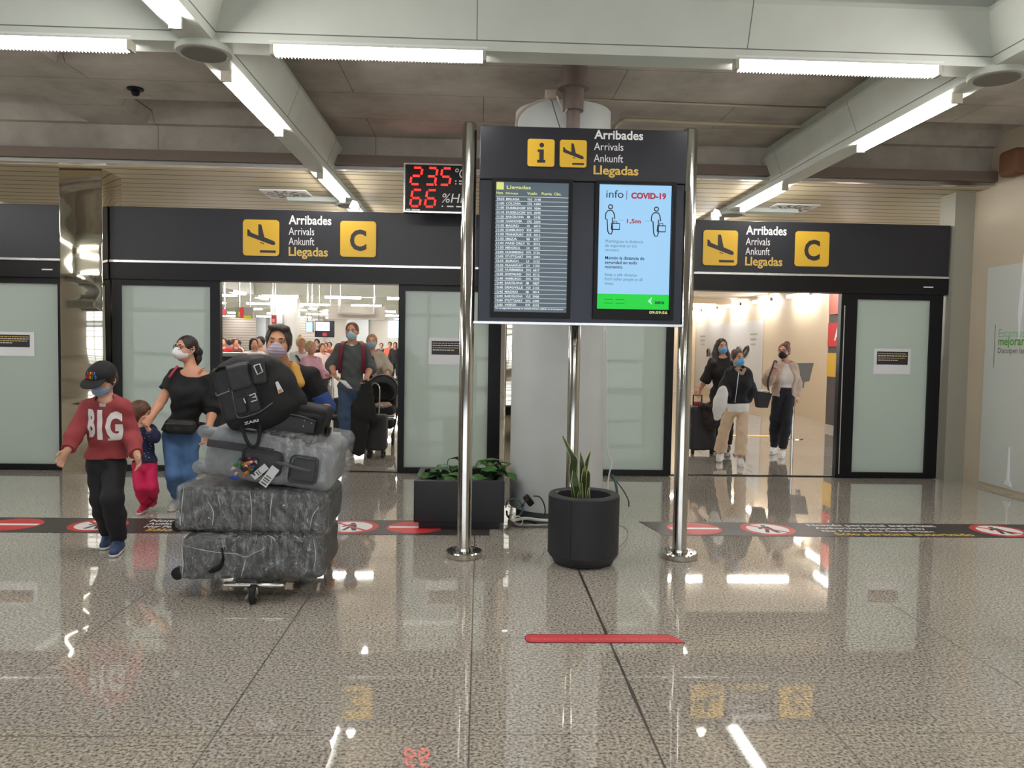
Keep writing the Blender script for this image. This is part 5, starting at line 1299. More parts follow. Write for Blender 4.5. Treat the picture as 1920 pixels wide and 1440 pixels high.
def mother():
    Y = 7.2
    J = J_(Y, head=(349, 654, 7.18), neck=(361, 692), shA=(329, 706), shB=(388, 708), elA=(304, 750, 7.12), wrA=(284, 782, 6.95), tiA=(268, 800, 6.88), elB=(400, 764, 7.2), wrB=(390, 810, 7.05), tiB=(384, 834, 7.0),
           hipA=(323, 816), hipB=(358, 816), knA=(326, 892, 7.05), knB=(352, 892, 7.12), anA=(334, 950, 7.36), anB=(360, 950, 7.46), toA=(322, 958, 7.2), toB=(350, 958, 7.3))
    for q in 'AB': J['an' + q][2] = .09; J['to' + q][2] = .04
    p = Person('woman in black top, glasses and white mask holding the small child\'s hand', J, .92, (206, 150, 122), hs=.97, yaw=-.55, pitch=-.06, h=.0055, fem=.94)
    p.body((('A', V(.3, -1, 0), .9), ('B', V(-.5, -.5, 0), .6)))
    H, R = p.H, p.RH
    p.eyes()
    p.hair((38, 28, 26), front=.047, low=-.02, th=.010, extra=chains([H(0, .10, .03), H(.01, .13, -.02), H(.012, .125, -.09), H(.01, .11, -.16)], [.03, .034, .03, .012], .02))
    p.mask((226, 226, 230), 'duck')
    glasses(p, mat('glasses_dark', (40, 30, 30), .3))
    nk = J['neck']
    p.shirt((20, 20, 24), (.62, 1.12), hem=at(345, 806, 7.2)[2], infl=.02, name='black_top', loose=.02, low=-.02, wr=.005, k=.06,
            neckhole=[ell(nk + V(.035, -.045, .015), V(.15, .15, .085), None, .01, 's')])
    MB().tube(smoothpts([nk + V(.075, -.075, -.035), nk + V(.1, -.045, .0), nk + V(.105, .0, .012)], 5), .006, 6).build('orange_strap', mat('strap_orange', (196, 92, 60), .6), p.r, 60)
    MB().tube(smoothpts([at(317, 708, 7.03), at(325, 697, 7.07), at(333, 687, 7.12)], 5), .012, 8).build('red_strap', mat('strap_red', (150, 40, 60), .7), p.r, 60)
    p.pants((0, 0, 0), m=JEANS, infl=.008, loose=.006, upto=1.95, name='jeans')
    p.shoes((210, 206, 200))
    b = root('belt_bag', 'black belt bag worn at the waist of the woman in glasses', 'bag', at(338, 815, 7.05))
    c = at(338, 800, 7.05)
    soft('pouch', [rbx(c, (.135, .05, .065), rotz(.05) @ roty(.06), .045, .01)], .007, mat('belt_bag_black', (26, 26, 28), .6), b, wrinkle(.003, 40))
    MB().tube(smoothpts([c + V(-.11, -.048, .03), c + V(0, -.055, .028), c + V(.11, -.046, .022)], 5), .004, 6).build('zip', mat('zip_grey', (70, 70, 74), .4), b, 60)
    MB().tube([c + V(1 * .165 * math.cos(t), .13 + .12 * math.sin(t), .01) for t in np.linspace(-.6, PI + .6, 14)], .012, 6).build('strap', mat('belt_bag_black', (26, 26, 28), .6), b, 60)
mother()

# ---------------------------------------------------------------- the loaded luggage trolley
def trolley():
    fx = at(476, 1092, 4.68)[0]
    r = root('luggage_trolley', 'steel luggage trolley carrying the plastic-wrapped suitcases', 'trolley', (fx, 5.0, 0))
    RUB = mat('rubber_black', (26, 26, 28), .7)
    x0, x1 = at(417, 1092, 4.68)[0], at(533, 1092, 4.68)[0]; zt = at(476, 1094, 4.68)[2]
    mb = MB(); mb.rbox(((x0 + x1) / 2, 4.70, zt - .012), (x1 - x0, .05, .024), .008)
    mb.build('front_lip', STEEL, r)
    mb = MB()
    for x in (x0 + .06, (x0 + x1) / 2, x1 - .06): mb.tube([(x, 4.72, zt - .012), (x + (x - fx) * .5, 5.48, zt - .005)], .013, 10)
    for y in (4.9, 5.2, 5.45): mb.tube([(x0 - (y - 4.7) * .1, y, zt - .012), (x1 + (y - 4.7) * .1, y, zt - .012)], .012, 10)
    mb.build('deck_tubes', STEEL, r)
    def wheel(c, rad, w, yaw=0):
        c = np.asarray(c, float); d = rotz(yaw) @ V(1, 0, 0)
        o = MB().tube([c - d * w / 2, c - d * w * .4, c + d * w * .4, c + d * w / 2], [rad * .9, rad, rad, rad * .9], 28).build('wheel', RUB, r)
        MB().tube([c - d * (w / 2 + .003), c + d * (w / 2 + .003)], rad * .45, 16).build('hub', mat('hub_grey', (120, 120, 124), .4), o)
        return o
    wheel((fx, 4.66, .055), .055, .035, .1); MB().rbox((fx, 4.69, zt - .045), (.055, .05, .05), .012).build('caster_fork', STEEL, r)
    xr = at(614, 1064, 5.38)[0]; xl = 2 * fx - xr
    for x in (xl, xr): wheel((x, 5.40, .085), .085, .04)
    MB().tube([(xl, 5.40, .085), (xr, 5.40, .085)], .015, 10).build('axle', STEEL, r)
    mb = MB()
    for x in (xl + .05, xr - .05): mb.tube(smoothpts([(x, 5.44, zt), (x, 5.50, .4), (x * .97 + fx * .03, 5.50, .9), (x, 5.46, 1.03)], 6), .016, 10)
    mb.tube([(xl + .05, 5.5, .5), (xr - .05, 5.5, .5)], .012, 8)
    mb.build('uprights', STEEL, r)
    MB().tube([(xl, 5.46, 1.035), (xr + .05, 5.46, 1.035)], .02, 14).build('handlebar', RUB, r)
    q = at(621, 1046, 5.34); MB().rbox((xr + .03, 5.34, q[2]), (.045, .07, .06), .012).build('bumper', mat('bumper_orange', (226, 112, 34), .5), r)
trolley()

DARKCASE = mat('dark_case_fabric', (26, 28, 32), .75, noise=.4, nscale=9, bump=.3, bscale=45)
def suitcase(label, c, half, R, m, wrap=True, wheels=(), wm=None, seed=0, rad=.06, name='suitcase'):
    c = np.asarray(c, float); r = root(name, label, 'suitcase', (c[0], c[1], c[2] - half[2]), 'suitcases stacked on the trolley')
    soft('shell', [rbx(c, half, R, rad)], .009, m, r, wrinkle(.005, 17, seed))
    if wrap:
        def nz(x, y, z):
            g = np.sin(23 * x + 3 * np.sin(14 * z + seed)) * np.sin(19 * (z + .4 * x) + 2 * np.sin(17 * x))
            return .004 * g + .004 * np.abs(np.sin(31 * x + 13 * z + 4 * np.sin(9 * z + 5 * x + seed))) - .004
        soft('plastic_wrap', [rbx(c, np.asarray(half) + .011, R, rad * .8)], .009, FILM, r, nz)
    RUB = wm or mat('rubber_black', (26, 26, 28), .7)
    for w in wheels:
        w = np.asarray(w, float); ww = c + R @ w; d = R @ V(0, 1, 0)
        h_ = MB().tube([c + R @ (w + V(.10, 0, .0)), ww], [.036, .03], 14).build('wheel_housing', RUB, r)
        MB().tube([ww - d * .022, ww - d * .018, ww + d * .018, ww + d * .022], [.03, .038, .038, .03], 22).build('wheel', RUB, h_)
    return r, c, np.asarray(half), R
CREASE = mat('film_crease_white', (190, 198, 204), .25)
def crease(r, pts, rad=.004):
    P = smoothpts(pts, 5); n = len(P); MB().tube(P, [rad * (.25 + .75 * math.sin(PI * i / (n - 1))) * random.uniform(.6, 1.1) for i in range(n)], 5).build('film_crease', CREASE, r, 80)
I3 = np.eye(3)
def frompx(a, b, Y):
    p, q = at(*a, Y), at(*b, Y); return (p + q) / 2, np.abs(q - p) / 2
# bottom
c, hf = frompx((338, 1002), (606, 1090), 4.74); dep = .27
s1 = suitcase('plastic-wrapped dark suitcase lowest on the trolley', (c[0], 4.74 + dep, c[2]), (hf[0], dep, hf[2]), roty(-.012), DARKCASE, wheels=[(-hf[0] - .035, -dep + .06, -hf[2] + .035)], seed=1)
r, c1, h1, R1 = s1
MB().tube(smoothpts([at(416, 1027, 4.70), at(418, 1048, 4.69), at(412, 1062, 4.68), at(402, 1068, 4.68), at(394, 1072, 4.69)], 5), [.006] * 5 + [.010] * 5 + [.018] * 8 + [.012] * 3, 8).build('carry_handle', BLACKPLASTIC, r, 60)
FY = 4.728
for pts in ([(350, 1024), (375, 1030), (410, 1036), (440, 1038), (461, 1044), (478, 1036), (498, 1028)], [(461, 1044), (458, 1060), (452, 1080)], [(500, 1003), (512, 1008), (516, 1016)], [(588, 1012), (592, 1040), (588, 1070)], [(340, 1020), (343, 1055), (341, 1085)]):
    crease(r, [at(x, y, FY) for x, y in pts], .0035)
# second
c, hf = frompx((330, 916), (614, 998), 4.76)
s2 = suitcase('plastic-wrapped dark suitcase second from the bottom of the trolley stack', (c[0], 4.76 + dep, c[2] + .0), (hf[0], dep, hf[2] + .004), roty(.03), DARKCASE, wheels=[(-hf[0] - .0, -dep + .05, -hf[2] + .01), (-hf[0] + .02, -dep + .10, -hf[2] + .05)], seed=2)
r = s2[0]
for pts in ([(468, 918), (471, 945), (472, 970), (470, 996)], [(511, 926), (508, 950), (506, 975)], [(345, 908), (342, 940), (338, 985)], [(598, 950), (586, 968), (580, 996)], [(390, 940), (400, 960), (398, 985)]):
    crease(r, [at(x, y, 4.748) for x, y in pts], .0035)
# grey
GREYCASE = mat('grey_case_fabric', (138, 143, 147), .7, noise=.12, nscale=30, bump=.2, bscale=160)
RG = roty(.145); cg = at(503, 866, 4.78); hg = V(.385, .27, .150)
s3 = suitcase('light grey suitcase tilted on top of the two dark wrapped ones', (cg[0], 4.78 + .27, cg[2] + .008), hg, RG, GREYCASE, wrap=False, rad=.06,
              wheels=[(-hg[0] - .03, -.22, hg[2] - .04), (-hg[0] - .03, -.22, -hg[2] + .04)], wm=mat('wheel_grey', (140, 146, 150), .4), seed=3)
r, c3, h3, R3 = s3
L3 = lambda x, z, y=0: c3 + R3 @ V(x, -h3[1] - .013 - y, z)
MB().rbox(L3(-.17, .055), (.40, .012, .045), .005, R3).build('zip_band', mat('case_dark_band', (66, 66, 70), .7), r)
MB().rbox(L3(.22, -.02), (.17, .016, .17), .03, R3).build('dark_panel', mat('case_dark_band2', (78, 78, 82), .75, bump=.4, bscale=30), r)
MB().rbox(L3(-.03, -.01), (.24, .012, .15), .03, R3).build('front_pocket', mat('case_dark_band2', (78, 78, 82), .75), r)
MB().tube(smoothpts([L3(.05, .0), L3(.10, .0, .02), L3(.19, -.012, .02), L3(.26, -.02)], 5), .012, 8).build('side_handle', mat('case_handle', (90, 92, 94), .6), r)
def nz3(x, y, z): return .004 * np.sin(40 * x + 5 * np.sin(20 * z)) * np.sin(33 * z + 3 * np.sin(15 * x)) - .002
soft('plastic_wrap', [rbx(c3 + R3 @ V(.16, 0, .03), (h3[0] - .125, h3[1] + .012, h3[2] + .01 - .0), R3, .05)], .009, FILM, r, nz3)
tg = MB()
def flag_tag(nm, a, b, w, m, lines=3):
    a, b = np.asarray(a), np.asarray(b); d = nrm(b - a); n = nrm(np.cross(d, V(0, 1, 0))); k = np.linalg.norm(b - a)
    o = MB().prism([(0, -w / 2), (k, -w / 2), (k, w / 2), (0, w / 2)], a, d, n, (0, 1, 0), .002).build(nm, m, r, 0)
    mb = MB()
    for q in range(lines):
        f = .5 + .12 * q; mb.prism([(k * f, -w * .35), (k * (f + .05 + .02 * (q % 2)), -w * .35), (k * (f + .05 + .02 * (q % 2)), w * .35), (k * f, w * .35)], a - V(0, .001, 0), d, n, (0, 1, 0), .001)
    mb.build('print_line', mat('tag_print', (90, 86, 84), .6), o, 0)
flag_tag('baggage_tag', at(517, 877, 4.735), at(492, 910, 4.725), .052, PAPER, 4)
flag_tag('baggage_tag', at(500, 874, 4.74), at(474, 895, 4.73), .040, PAPER, 2)
MB().box(at(499, 846, 4.765), at(515, 843, 4.77)).build('paper_label', PAPER, r, 0)
for k in range(22):
    cc = random.choice([(190, 60, 70), (60, 130, 70), (220, 110, 40), (60, 70, 150), (150, 40, 50), (210, 190, 190), (40, 44, 60)])
    px, py = random.uniform(446, 482), random.uniform(858, 888); a = at(px, py, 4.75); b = at(px + random.uniform(-22, 12), py + random.uniform(0, 12), 4.735)
    MB().tube(smoothpts([a, (a + b) / 2 + V(0, -.02, .012), b], 4), [.005] * 3 + [.009] * 3 + [.004] * 3, 6).build('ribbon', mat('ribbon_%d_%d' % cc[:2], cc, .6), r, 60)
MB().rbox(at(440, 896, 4.73), (.05, .012, .022), .006, roty(.2)).build('key_fob', mat('ribbon_blue', (48, 66, 150), .5), r)

# black cabin case behind the backpack
def cabin_case():
    R = roty(.19) @ rotx(-.0); c = at(554, 791, 4.98); h = V(.195, .15, .105)
    r = root('cabin_case', 'black wheeled cabin bag lying on the grey suitcase behind the backpack', 'bag', c - V(0, 0, .12))
    M_ = mat('cabin_black', (19, 20, 22), .7, bump=.2, bscale=120)
    soft('body', [rbx(c, h, R, .04)], .007, M_, r, wrinkle(.003, 26, 4))
    L = lambda x, z, y=0: c + R @ V(x, -h[1] - y, z)
    soft('top_flap', [rbx(c + R @ V(.03, .0, .085), (.17, .14, .045), R, .03)], .007, mat('cabin_top', (30, 30, 35), .8), r, wrinkle(.003, 30, 5))
    MB().rbox(L(0, -.01, .003), (.33, .012, .15), .02, R).build('base_board', mat('cabin_base', (16, 16, 18), .45), r)
    MB().tube(smoothpts([L(-.05, .062, .012), L(.06, .062, .014), L(.155, .052, .012)], 5), .006, 8).build('piping', mat('piping_grey', (70, 70, 74), .5), r)
    for x, z in ((-.10, .045), (-.06, .045), (-.115, .005), (-.075, .005), (.085, .04), (.13, .035), (.085, .005)):
        MB().ball(L(x, z, .011), .0055, 10).build('rivet', ALU, r)
    d = R @ V(1, 0, 0)
    w = L(.135, -.075, .012)
    hs_ = MB().rbox(w + R @ V(0, .01, .01), (.085, .05, .075), .02, R).build('wheel_housing', BLACKPLASTIC, r)
    MB().tube([w - d * .014 + V(0, -.01, -.012), w + d * .014 + V(0, -.01, -.012)], .03, 20).build('wheel', mat('rubber_black', (26, 26, 28), .7), hs_)
    MB().rbox(c + R @ V(h[0] + .015, 0, -.02), (.03, .08, .06), .01, R).build('side_clip', BLACKPLASTIC, r)
cabin_case()

def backpack():
    R = roty(-.25) @ rotz(.12); c = at(474, 735, 4.84); h = V(.185, .13, .205)
    r = root('backpack', 'bulky black backpack on top of the grey suitcase', 'backpack', c - V(0, 0, .2))
    M_ = mat('pack_black', (24, 25, 28), .75, bump=.25, bscale=130, noise=.1, nscale=8)
    M2 = mat('pack_panel', (38, 39, 43), .6, bump=.2, bscale=120)
    L = lambda x, z, y=0: c + R @ V(x, -h[1] - y, z)
    q = [rbx(c, h, R, .075), ell(c + R @ V(.13, .02, -.02), (.14, .13, .19), R, .05), ell(c + R @ V(-.02, .0, .12), (.15, .12, .11), R, .05), cap(c + R @ V(.02, 0, -.16), c + R @ V(.24, .03, -.12), .085, .06, .05)]
    soft('main_compartment', q, .007, M_, r, wrinkle(.0045, 22, 6))
    soft('front_panel', [rbx(L(-.065, .02, -.004), (.115, .03, .165), R, .03)], .006, M2, r, wrinkle(.002, 30, 7))
    soft('upper_pocket', [rbx(L(-.03, .10, .022), (.065, .022, .075), R, .02)], .006, mat('pack_pocket', (52, 53, 57), .65, bump=.2, bscale=120), r, wrinkle(.002, 40, 8))
    soft('strap_pad', [rbx(L(.085, .115, .012), (.042, .022, .08), R @ roty(.12), .02)], .006, mat('pack_pocket', (52, 53, 57), .65), r)
    for x, z in ((-.06, -.065), (.012, -.072)): soft('lower_pocket', [rbx(L(x, z, .022), (.034, .02, .052), R, .016)], .006, M2, r)
    mb = MB(); B = lambda x, z: L(x, z, .04)
    mb.tube([B(.07, .145), B(.105, .15), B(.11, .10), B(.078, .092), B(.07, .145)], .0042, 8); mb.build('buckle_ring', mat('buckle_white', (214, 214, 216), .3), r)
    mb = MB(); mb.tube([B(-.175, .045), B(-.175, .025), B(-.10, .035), B(-.10, .05)], .0042, 8); mb.build('buckle_bar', mat('buckle_grey', (150, 150, 154), .3, .6), r)
    mb = MB(); k = lambda x, z: L(x, z, .046)
    mb.tube([k(.005, -.018), k(.04, -.012), k(.04, -.03), k(.015, -.032), k(.04, -.034), k(.042, -.052), k(.006, -.055)], .004, 6); mb.build('strap_clip', mat('buckle_white', (214, 214, 216), .3), r)
    mb = MB(); mb.tube([k(-.03, -.025), k(-.026, -.055)], .004, 6); mb.build('strap_clip', mat('buckle_white', (214, 214, 216), .3), r)
    MB().tube(smoothpts([L(-.085, .17, .03), L(-.085, .05, .034), L(-.09, -.08, .034), L(-.08, -.13, .03), L(.03, -.125, .032), L(.12, -.09, .03)], 6), .004, 6).build('zip', mat('zip_grey2', (96, 96, 100), .4), r)
    MB().tube(smoothpts([L(-.15, .165, .02), L(-.12, .18, .03), L(-.09, .175, .02)], 5), .010, 8).build('grab_handle', BLACKPLASTIC, r)
    mb = MB(); text(mb, 'ZARI', L(-.07, -.178, .01), width=.085, height=.016, bold=.03, u=R @ V(1, 0, 0), v=R @ V(0, 0, 1), w=R @ V(0, -1, 0)); mb.build('brand_lettering', mat('buckle_grey', (150, 150, 154), .3, .6), r, 0)
    p = [at(452, 795, 4.72), at(462, 825, 4.70), at(472, 838, 4.70), at(482, 834, 4.70), at(487, 815, 4.72), at(486, 795, 4.74)]
    ribbon_leaf(MB(), p, [.026] * 6, V(0, 1, .0), 0, .002).build('strap_loop', mat('strap_black', (24, 24, 27), .7), r, 60)
    mb = MB(); mb.tube(smoothpts(p, 6), .011, 8); mb.build('strap_binding', mat('strap_black', (24, 24, 27), .7), r, 60)
    a, b = at(518, 716, 4.70), at(527, 736, 4.69); d = nrm(b - a); n = nrm(np.cross(d, V(0, 1, 0))); k = np.linalg.norm(b - a)
    o = MB().prism([(0, -.007), (k, -.016), (k, .016), (0, .01)], a, d, n, (0, 1, 0), .002).build('luggage_label', PAPER, r, 0)
    MB().prism([(k * .7, -.011), (k * .95, -.012), (k * .95, .012), (k * .7, .01)], a - V(0, .001, 0), d, n, (0, 1, 0), .001).build('label_mark', mat('label_orange', (220, 130, 60), .6), o, 0)
backpack()

def pusher():
    J = J_(5.75, head=(522, 643, 5.62), neck=(531, 688, 5.72), shA=(487, 702, 5.76), shB=(584, 706, 5.76), elA=(450, 768, 5.74), wrA=(452, 790, 5.55), tiA=(456, 806, 5.46), elB=(612, 762, 5.80), wrB=(610, 786, 5.58), tiB=(603, 798, 5.47))
    gx_ = at(538, 800, 6.0)[0]
    J.update(hipA=V(gx_ - .10, 6.02, .93), hipB=V(gx_ + .09, 6.02, .93), knA=V(gx_ - .11, 5.98, .49), knB=V(gx_ + .1, 6.1, .5), anA=V(gx_ - .11, 6.02, .09), anB=V(gx_ + .11, 6.32, .1), toA=V(gx_ - .12, 5.86, .04), toB=V(gx_ + .12, 6.16, .04))
    p = Person('dark-haired man in a lilac mask pushing the loaded luggage trolley', J, 1.0, (204, 146, 112), hs=1.02, yaw=.10, pitch=.02, roll=.05, h=.006)
    p.body((('A', V(0, -.3, -1), .9), ('B', V(-.2, -.3, -1), .9)))
    H, R = p.H, p.RH
    p.eyes((44, 34, 30))
    p.hair((56, 50, 48), front=.060, low=-.045, th=.015, extra=[ell(H(-.02, -.045, .105), (.05, .04, .024), R, .02), ell(H(.04, -.03, .10), (.04, .045, .024), R, .02)])
    p.mask((186, 172, 188))
    p.shirt((26, 26, 30), (.62, .62), hem=.9, infl=.012, name='black_shirt')
    for q in 'AB':
        a, b, c = J['sh' + q], J['el' + q], J['wr' + q]
        soft('blue_sleeve', [cap(lerp(a, b, .58), b, .068, .064, .02), cap(b, lerp(b, c, .12), .064, .06, .02, flat=True), plane(lerp(a, b, .58), a - b)], .007, mat('cloth_blue_sleeve', (48, 76, 140), .85, bump=.2, bscale=200), p.r, wrinkle(.003, 30, 3))
    a = at(558, 688, 5.6); o = soft('yellow_panel', [cap(at(553, 690, 5.665), at(562, 718, 5.64), .03, .036, .01), cap(at(549, 684, 5.70), at(553, 690, 5.665), .022, .03, .02)], .006, mat('cloth_mustard', (222, 168, 84), .8), p.r)
    p.pants((40, 42, 50), loose=.012)
    p.shoes((60, 60, 64))
pusher()

# ---------------------------------------------------------------- travellers in the left doorway
def backpack_man():
    Y = 10.74
    J = J_(Y, head=(660, 622), neck=(661, 644), shA=(638, 654), shB=(681, 654), elA=(622, 684), wrA=(626, 700, 10.55), tiA=(632, 714, 10.45), elB=(694, 690), wrB=(688, 707, 10.55), tiB=(684, 722, 10.5),
           hipA=(650, 730), hipB=(669, 730), knA=(646, 780, 10.7), knB=(664, 778, 10.85), anA=(657, 843, 10.72), anB=(656, 838, 11.1), toA=(652, 855, 10.55), toB=(655, 850, 10.95))
    J['anA'][2] = .09; J['toA'][2] = .04; J['anB'][2] = .11; J['toB'][2] = .05
    p = Person('tall man in grey shirt with a red-strapped backpack holding a paper', J, 1.05, (206, 150, 124), hs=1.05, yaw=-.05, h=.0095)
    p.body((('A', V(1, -.3, 0), .6), ('B', V(-.5, -.8, 0), 1.0)))
    p.eyes(); p.hair((104, 62, 44), front=.056, low=-.0, th=.009); p.mask((168, 196, 214))
    H, R = p.H, p.RH
    sh = p.shirt((80, 84, 86), (1.35, 1.25), hem=at(660, 733, Y)[2], infl=.02, name='grey_shirt', loose=.018, wr=.006, low=-.06)
    soft('undershirt', [ell(p.J['neck'] + p.fw * .075 + V(0, 0, -.05), (.03, .02, .05), None, .01)], .008, mat('cloth_white', (220, 220, 220), .8), p.r)
    p.pants((0, 0, 0), m=mat('dark_denim', (60, 80, 108), .85, noise=.25, nscale=7), infl=.016, loose=.012, upto=1.93, name='jeans')
    p.shoes((176, 168, 150))
    b = root('worn_backpack', 'backpack with dark red straps on the tall man\'s back', 'backpack', at(660, 700, 10.95))
    c = at(660, 685, 10.97)
    soft('pack', [rbx(c, (.15, .09, .24), None, .06)], .01, mat('pack_dark', (40, 38, 42), .7), b)
    for q, px0, px1 in (('A', 641, 636), ('B', 680, 682)):
        pts = [at(px0 + 3 * (1 if q == 'A' else -1), 640, 10.90), at(px0, 645, 10.62), at((px0 + px1) / 2, 660, 10.56), at(px1, 678, 10.58), at(px1 + (2 if q == 'A' else 0), 700, 10.68)]
        mb = MB(); ribbon_leaf(mb, pts, [.055] * 5, V(1, 0, 0), .1, .008); mb.build('strap', mat('strap_deep_red', (110, 30, 44), .7), b, 60)
    pp = root('sheet_of_paper', 'white sheet held in the tall man\'s hand', 'paper', at(643, 718, 10.4))
    a, c_, d, e = at(634, 712, 10.42), at(648, 714, 10.42), at(661, 729, 10.38), at(652, 728, 10.42)
    MB().add([a, c_, d, e, a + V(0, .003, .002), c_ + V(0, .003, .002), d + V(0, .003, .002), e + V(0, .003, .002)], [(0, 1, 2, 3), (4, 7, 6, 5), (0, 4, 5, 1), (1, 5, 6, 2), (2, 6, 7, 3), (3, 7, 4, 0)]).build('sheet', PAPER, pp, 0)
    jk = root('jacket', 'black jacket hanging from the tall man\'s hand over his suitcase', 'jacket', at(675, 850, 10.5))
    soft('cloth', [cap(at(687, 720, 10.48), at(677, 770, 10.48), .06, .13, .05, sq=(V(0, 1, 0), .5)), cap(at(677, 770, 10.48), at(671, 842, 10.5), .13, .10, .05, sq=(V(0, 1, 0), .4)), cap(at(690, 725, 10.5), at(700, 785, 10.5), .05, .06, .05, sq=(V(0, 1, 0), .5))], .01, mat('jacket_black', (22, 22, 24), .85, bump=.3, bscale=40), jk, wrinkle(.007, 24, 2))
    g = gnd(702, 858); sx0, sx1 = at(683, 800, 10.6)[0], at(723, 800, 10.6)[0]; zt = at(700, 783, 10.6)[2]
    s = root('cabin_suitcase', 'black upright cabin suitcase beside the tall man\'s feet', 'suitcase', ((sx0 + sx1) / 2, 10.75, 0))
    soft('shell', [rbx(((sx0 + sx1) / 2, 10.78, (zt + .07) / 2 + .03), ((sx1 - sx0) / 2, .12, (zt - .07) / 2), None, .04)], .009, mat('case_charcoal', (42, 40, 44), .7, bump=.2, bscale=90), s)
    for x in (sx0 + .05, sx1 - .05):
        for y in (10.69, 10.87): MB().tube([(x, y, .07), (x, y, .1)], .018, 8).build('fork', BLACKPLASTIC, s); MB().tube([(x - .02, y, .032), (x + .02, y, .032)], .032, 14).build('wheel', mat('rubber_black', (26, 26, 28), .7), s)
    xh = (sx0 + sx1) / 2 - .04
    MB().tube(smoothpts([(xh - .06, 10.85, zt - .02), (xh - .06, 10.85, zt + .40), (xh + .06, 10.85, zt + .40), (xh + .06, 10.85, zt - .02)], 6), .009, 8).build('pull_handle', ALU, s)
backpack_man()

def pram_woman():
    Y = 13.0
    J = J_(Y, head=(697, 641), neck=(699, 660), shA=(688, 668), shB=(715, 668), elA=(690, 694), wrA=(700, 702, 12.8), tiA=(706, 704, 12.7), elB=(728, 690), wrB=(727, 700, 12.75), tiB=(724, 706, 12.65),
           hipA=(692, 722), hipB=(710, 722), knA=(692, 770), knB=(711, 770), anA=(692, 818), anB=(712, 818), toA=(690, 824, 12.8), toB=(712, 824, 12.8))
    for q in 'AB': J['an' + q][2] = .09; J['to' + q][2] = .04
    p = Person('blonde woman in beige cardigan pushing a black pram', J, .95, (208, 156, 132), hs=1.02, yaw=.1, h=.012, fem=.94)
    p.body(); p.eyes(); p.hair((170, 130, 92), front=.05, low=-.03, th=.014); p.mask((140, 172, 196))
    p.shirt((30, 30, 34), (.6, .6), infl=.012, name='black_top')
    p.shirt((176, 164, 150), (1.85, 1.85), hem=at(700, 735, Y)[2], infl=.026, name='cardigan', loose=.014, low=-.05, open_=[cap(J['neck'] + V(-.02, -.16, .05), p.pel + V(-.02, -.18, -.15), .07, .10, .01, 's')])
    p.pants((46, 48, 56)); p.shoes((200, 198, 194))
    r = root('pram', 'black pram with rounded hood just inside the left doorway', 'pram', at(718, 824, 12.4) * V(1, 1, 0))
    M_ = mat('pram_black', (18, 18, 20), .75); c = at(719, 728, 12.35)
    soft('hood', [ell(c, (.24, .26, .22), None, .02), ell(c + V(0, -.28, -.10), (.2, .22, .2), None, .02, 's'), plane(c + V(0, 0, -.16), (0, .3, -1))], .012, M_, r)
    MB().tube([c + V(.235 * math.cos(t), -.10, .215 * math.sin(t)) for t in np.linspace(0, PI, 18)], .012, 6).build('hood_rim', mat('pram_grey', (110, 112, 116), .6), r, 60)
    z0 = c[2]
    soft('seat', [rbx((c[0], 12.3, z0 - .33), (.2, .22, .07), None, .05), rbx((c[0], 12.48, z0 - .2), (.19, .06, .2), None, .05)], .012, M_, r)
    soft('blanket', [ell((c[0] + .02, 12.16, z0 - .25), (.14, .12, .05), None, .02)], .012, mat('pram_blanket', (150, 128, 120), .9, noise=.4, nscale=14), r, wrinkle(.01, 50))
    MB().box((c[0] - .2, 12.06, z0 - .42), (c[0] + .2, 12.09, z0 - .40)).build('reflective_strip', ALU, r, 0)
    mb = MB()
    for x in (-.22, .22): mb.tube([c + V(x, .45, .12), c + V(x, .1, -.3), V(c[0] + x * .8, 12.1, .14)], .014, 8); mb.tube([c + V(x, .1, -.3), V(c[0] + x, 12.75, .14)], .014, 8)
    mb.tube([c + V(-.22, .45, .12), c + V(.22, .45, .12)], .018, 8)
    mb.build('frame', mat('pram_frame', (30, 30, 32), .4), r)
    soft('basket', [rbx((c[0], 12.4, .30), (.17, .22, .07), None, .04)], .014, M_, r)
    for x, y in ((-.18, 12.1), (.18, 12.1), (-.22, 12.75), (.22, 12.75)):
        MB().tube([(c[0] + x - .02, y, .09), (c[0] + x + .02, y, .09)], .09, 18).build('wheel', mat('rubber_black', (26, 26, 28), .7), r)
pram_woman()
def hall_bag():
    c = gnd(636, 815); r = root('travel_bag', 'black travel bag standing behind the tall man\'s legs', 'bag', c)
    soft('body', [rbx(c + V(0, .12, .33), (.13, .12, .29), None, .05)], .012, mat('case_charcoal', (42, 40, 44), .7), r)
    MB().box(c + V(-.12, -.01, .0), c + V(.12, .24, .045)).build('base', PAPER, r, 0)
    c = gnd(618, 812); r = root('stanchion', 'slim white post beside the tall man in the left doorway', 'post', gnd(623, 832))
    b = gnd(623, 832); MB().cyl(b, V(b[0], b[1], at(623, 700, b[1])[2]), .014, n=10).build('post_tube', WHITEPLASTIC, r); MB().lathe(b, [(.06, 0), (.06, .01), (.02, .02)], 18).build('base', WHITEPLASTIC, r)
    q = at(617, 800, 13.5); r = root('yellow_box', 'small yellow box low behind the cabin bag', 'box', V(q[0], 13.5, 0))
    MB().rbox((q[0], 13.5, q[2] - .02), (.11, .1, .08), .008).build('carton', mat('box_yellow', (222, 178, 70), .6), r); MB().box((q[0] - .06, 13.45, 0), (q[0] + .06, 13.55, q[2] - .05)).build('grey_stand', mat('stand_mid_grey', (120, 120, 120), .6), r, 0)
hall_bag()

